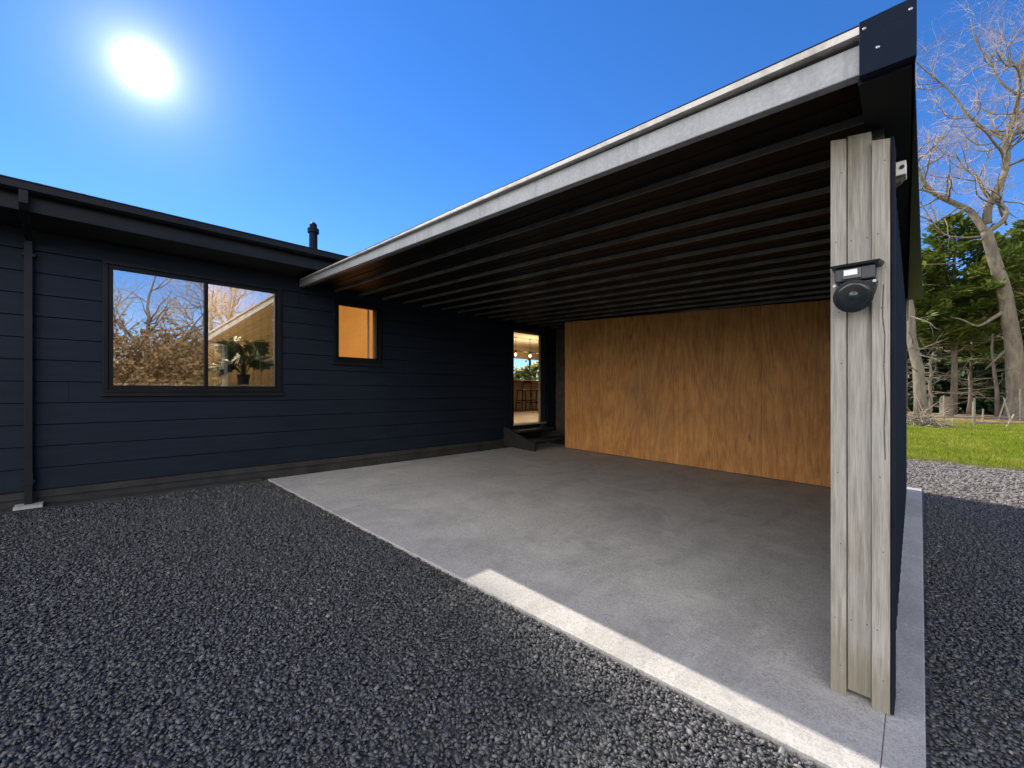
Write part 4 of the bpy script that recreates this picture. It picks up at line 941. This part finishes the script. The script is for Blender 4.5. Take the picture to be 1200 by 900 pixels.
# the sun's own disc and bright aureole in the sky
tc = nt.nodes.new('ShaderNodeTexCoord'); nrm = nt.nodes.new('ShaderNodeVectorMath'); nrm.operation = 'NORMALIZE'; nt.links.new(tc.outputs['Generated'], nrm.inputs[0])
dt = nt.nodes.new('ShaderNodeVectorMath'); dt.operation = 'DOT_PRODUCT'; nt.links.new(nrm.outputs[0], dt.inputs[0]); dt.inputs[1].default_value = Vector((-1.323, .104, .768)).normalized()
mx = nt.nodes.new('ShaderNodeMath'); mx.operation = 'MAXIMUM'; mx.inputs[1].default_value = 0; nt.links.new(dt.outputs['Value'], mx.inputs[0])
acc = None
for p, s_ in ((9500, 2.6), (3200, .5), (800, .19), (160, .06), (24, .012)):
    a = nt.nodes.new('ShaderNodeMath'); a.operation = 'POWER'; a.inputs[1].default_value = p; nt.links.new(mx.outputs[0], a.inputs[0])
    b = nt.nodes.new('ShaderNodeMath'); b.operation = 'MULTIPLY'; b.inputs[1].default_value = s_; nt.links.new(a.outputs[0], b.inputs[0])
    if acc is None: acc = b.outputs[0]
    else:
        c = nt.nodes.new('ShaderNodeMath'); c.operation = 'ADD'; nt.links.new(acc, c.inputs[0]); nt.links.new(b.outputs[0], c.inputs[1]); acc = c.outputs[0]
bg2 = nt.nodes.new('ShaderNodeBackground'); bg2.inputs[0].default_value = (1, .97, .93, 1); nt.links.new(acc, bg2.inputs[1])
# bright broken cloud added in the unseen sky behind the camera to fill shade
def mth(op, a, b=None, clamp=False):
    m_ = nt.nodes.new('ShaderNodeMath'); m_.operation = op; m_.use_clamp = clamp
    for k_, v_ in enumerate((a, b)):
        if v_ is None: continue
        if hasattr(v_, 'is_output'): nt.links.new(v_, m_.inputs[k_])
        else: m_.inputs[k_].default_value = v_
    return m_.outputs[0]
rear = nt.nodes.new('ShaderNodeVectorMath'); rear.operation = 'DOT_PRODUCT'; nt.links.new(nrm.outputs[0], rear.inputs[0]); rear.inputs[1].default_value = (.12, -.993, 0)
sx = nt.nodes.new('ShaderNodeSeparateXYZ'); nt.links.new(nrm.outputs[0], sx.inputs[0])
def sm(v, lo, hi):
    r_ = nt.nodes.new('ShaderNodeMapRange'); r_.interpolation_type = 'SMOOTHSTEP'; r_.inputs[1].default_value = lo; r_.inputs[2].default_value = hi
    nt.links.new(v, r_.inputs[0]); return r_.outputs[0]
cn = noise(nt, nrm.outputs[0], 3.2, 8, .58, .3)
cov = mth('MULTIPLY', sm(rear.outputs['Value'], .08, .38), mth('MULTIPLY', sm(sx.outputs['Z'], .015, .09), mth('MULTIPLY', sm(cn, .36, .52), mth('SUBTRACT', 1.0, mth('MULTIPLY', sm(sx.outputs['Z'], .42, .70), .45)))))
cb_ = nt.nodes.new('ShaderNodeBackground'); cb_.inputs[0].default_value = (1, .965, .92, 1); nt.links.new(mth('ADD', .72, mth('MULTIPLY', cn, .7)), cb_.inputs[1])
mc = nt.nodes.new('ShaderNodeMixShader'); nt.links.new(cov, mc.inputs[0]); nt.links.new(bg.outputs[0], mc.inputs[1]); nt.links.new(cb_.outputs[0], mc.inputs[2])
ad = nt.nodes.new('ShaderNodeAddShader'); nt.links.new(mc.outputs[0], ad.inputs[0]); nt.links.new(bg2.outputs[0], ad.inputs[1]); nt.links.new(ad.outputs[0], out.inputs[0])

cam = bpy.data.cameras.new('camera'); co = bpy.data.objects.new('camera', cam); COL.objects.link(co); S.camera = co
cam.sensor_width = 36; cam.lens = 36*495/1200; cam.shift_y = 10/1200; cam.clip_end = 2000; cam.clip_start = .05
co.location = (0, 0, H0); co.rotation_euler = (PI/2, 0, math.atan2(.70, .714))
S.render.engine = 'CYCLES'; S.cycles.use_denoising = True; S.cycles.sample_clamp_indirect = 6; S.cycles.max_bounces = 8; S.cycles.transparent_max_bounces = 12
S.view_settings.view_transform = 'Standard'; S.view_settings.look = 'None'; S.view_settings.exposure = 1.8; S.view_settings.gamma = 1; S.view_settings.use_curve_mapping = False
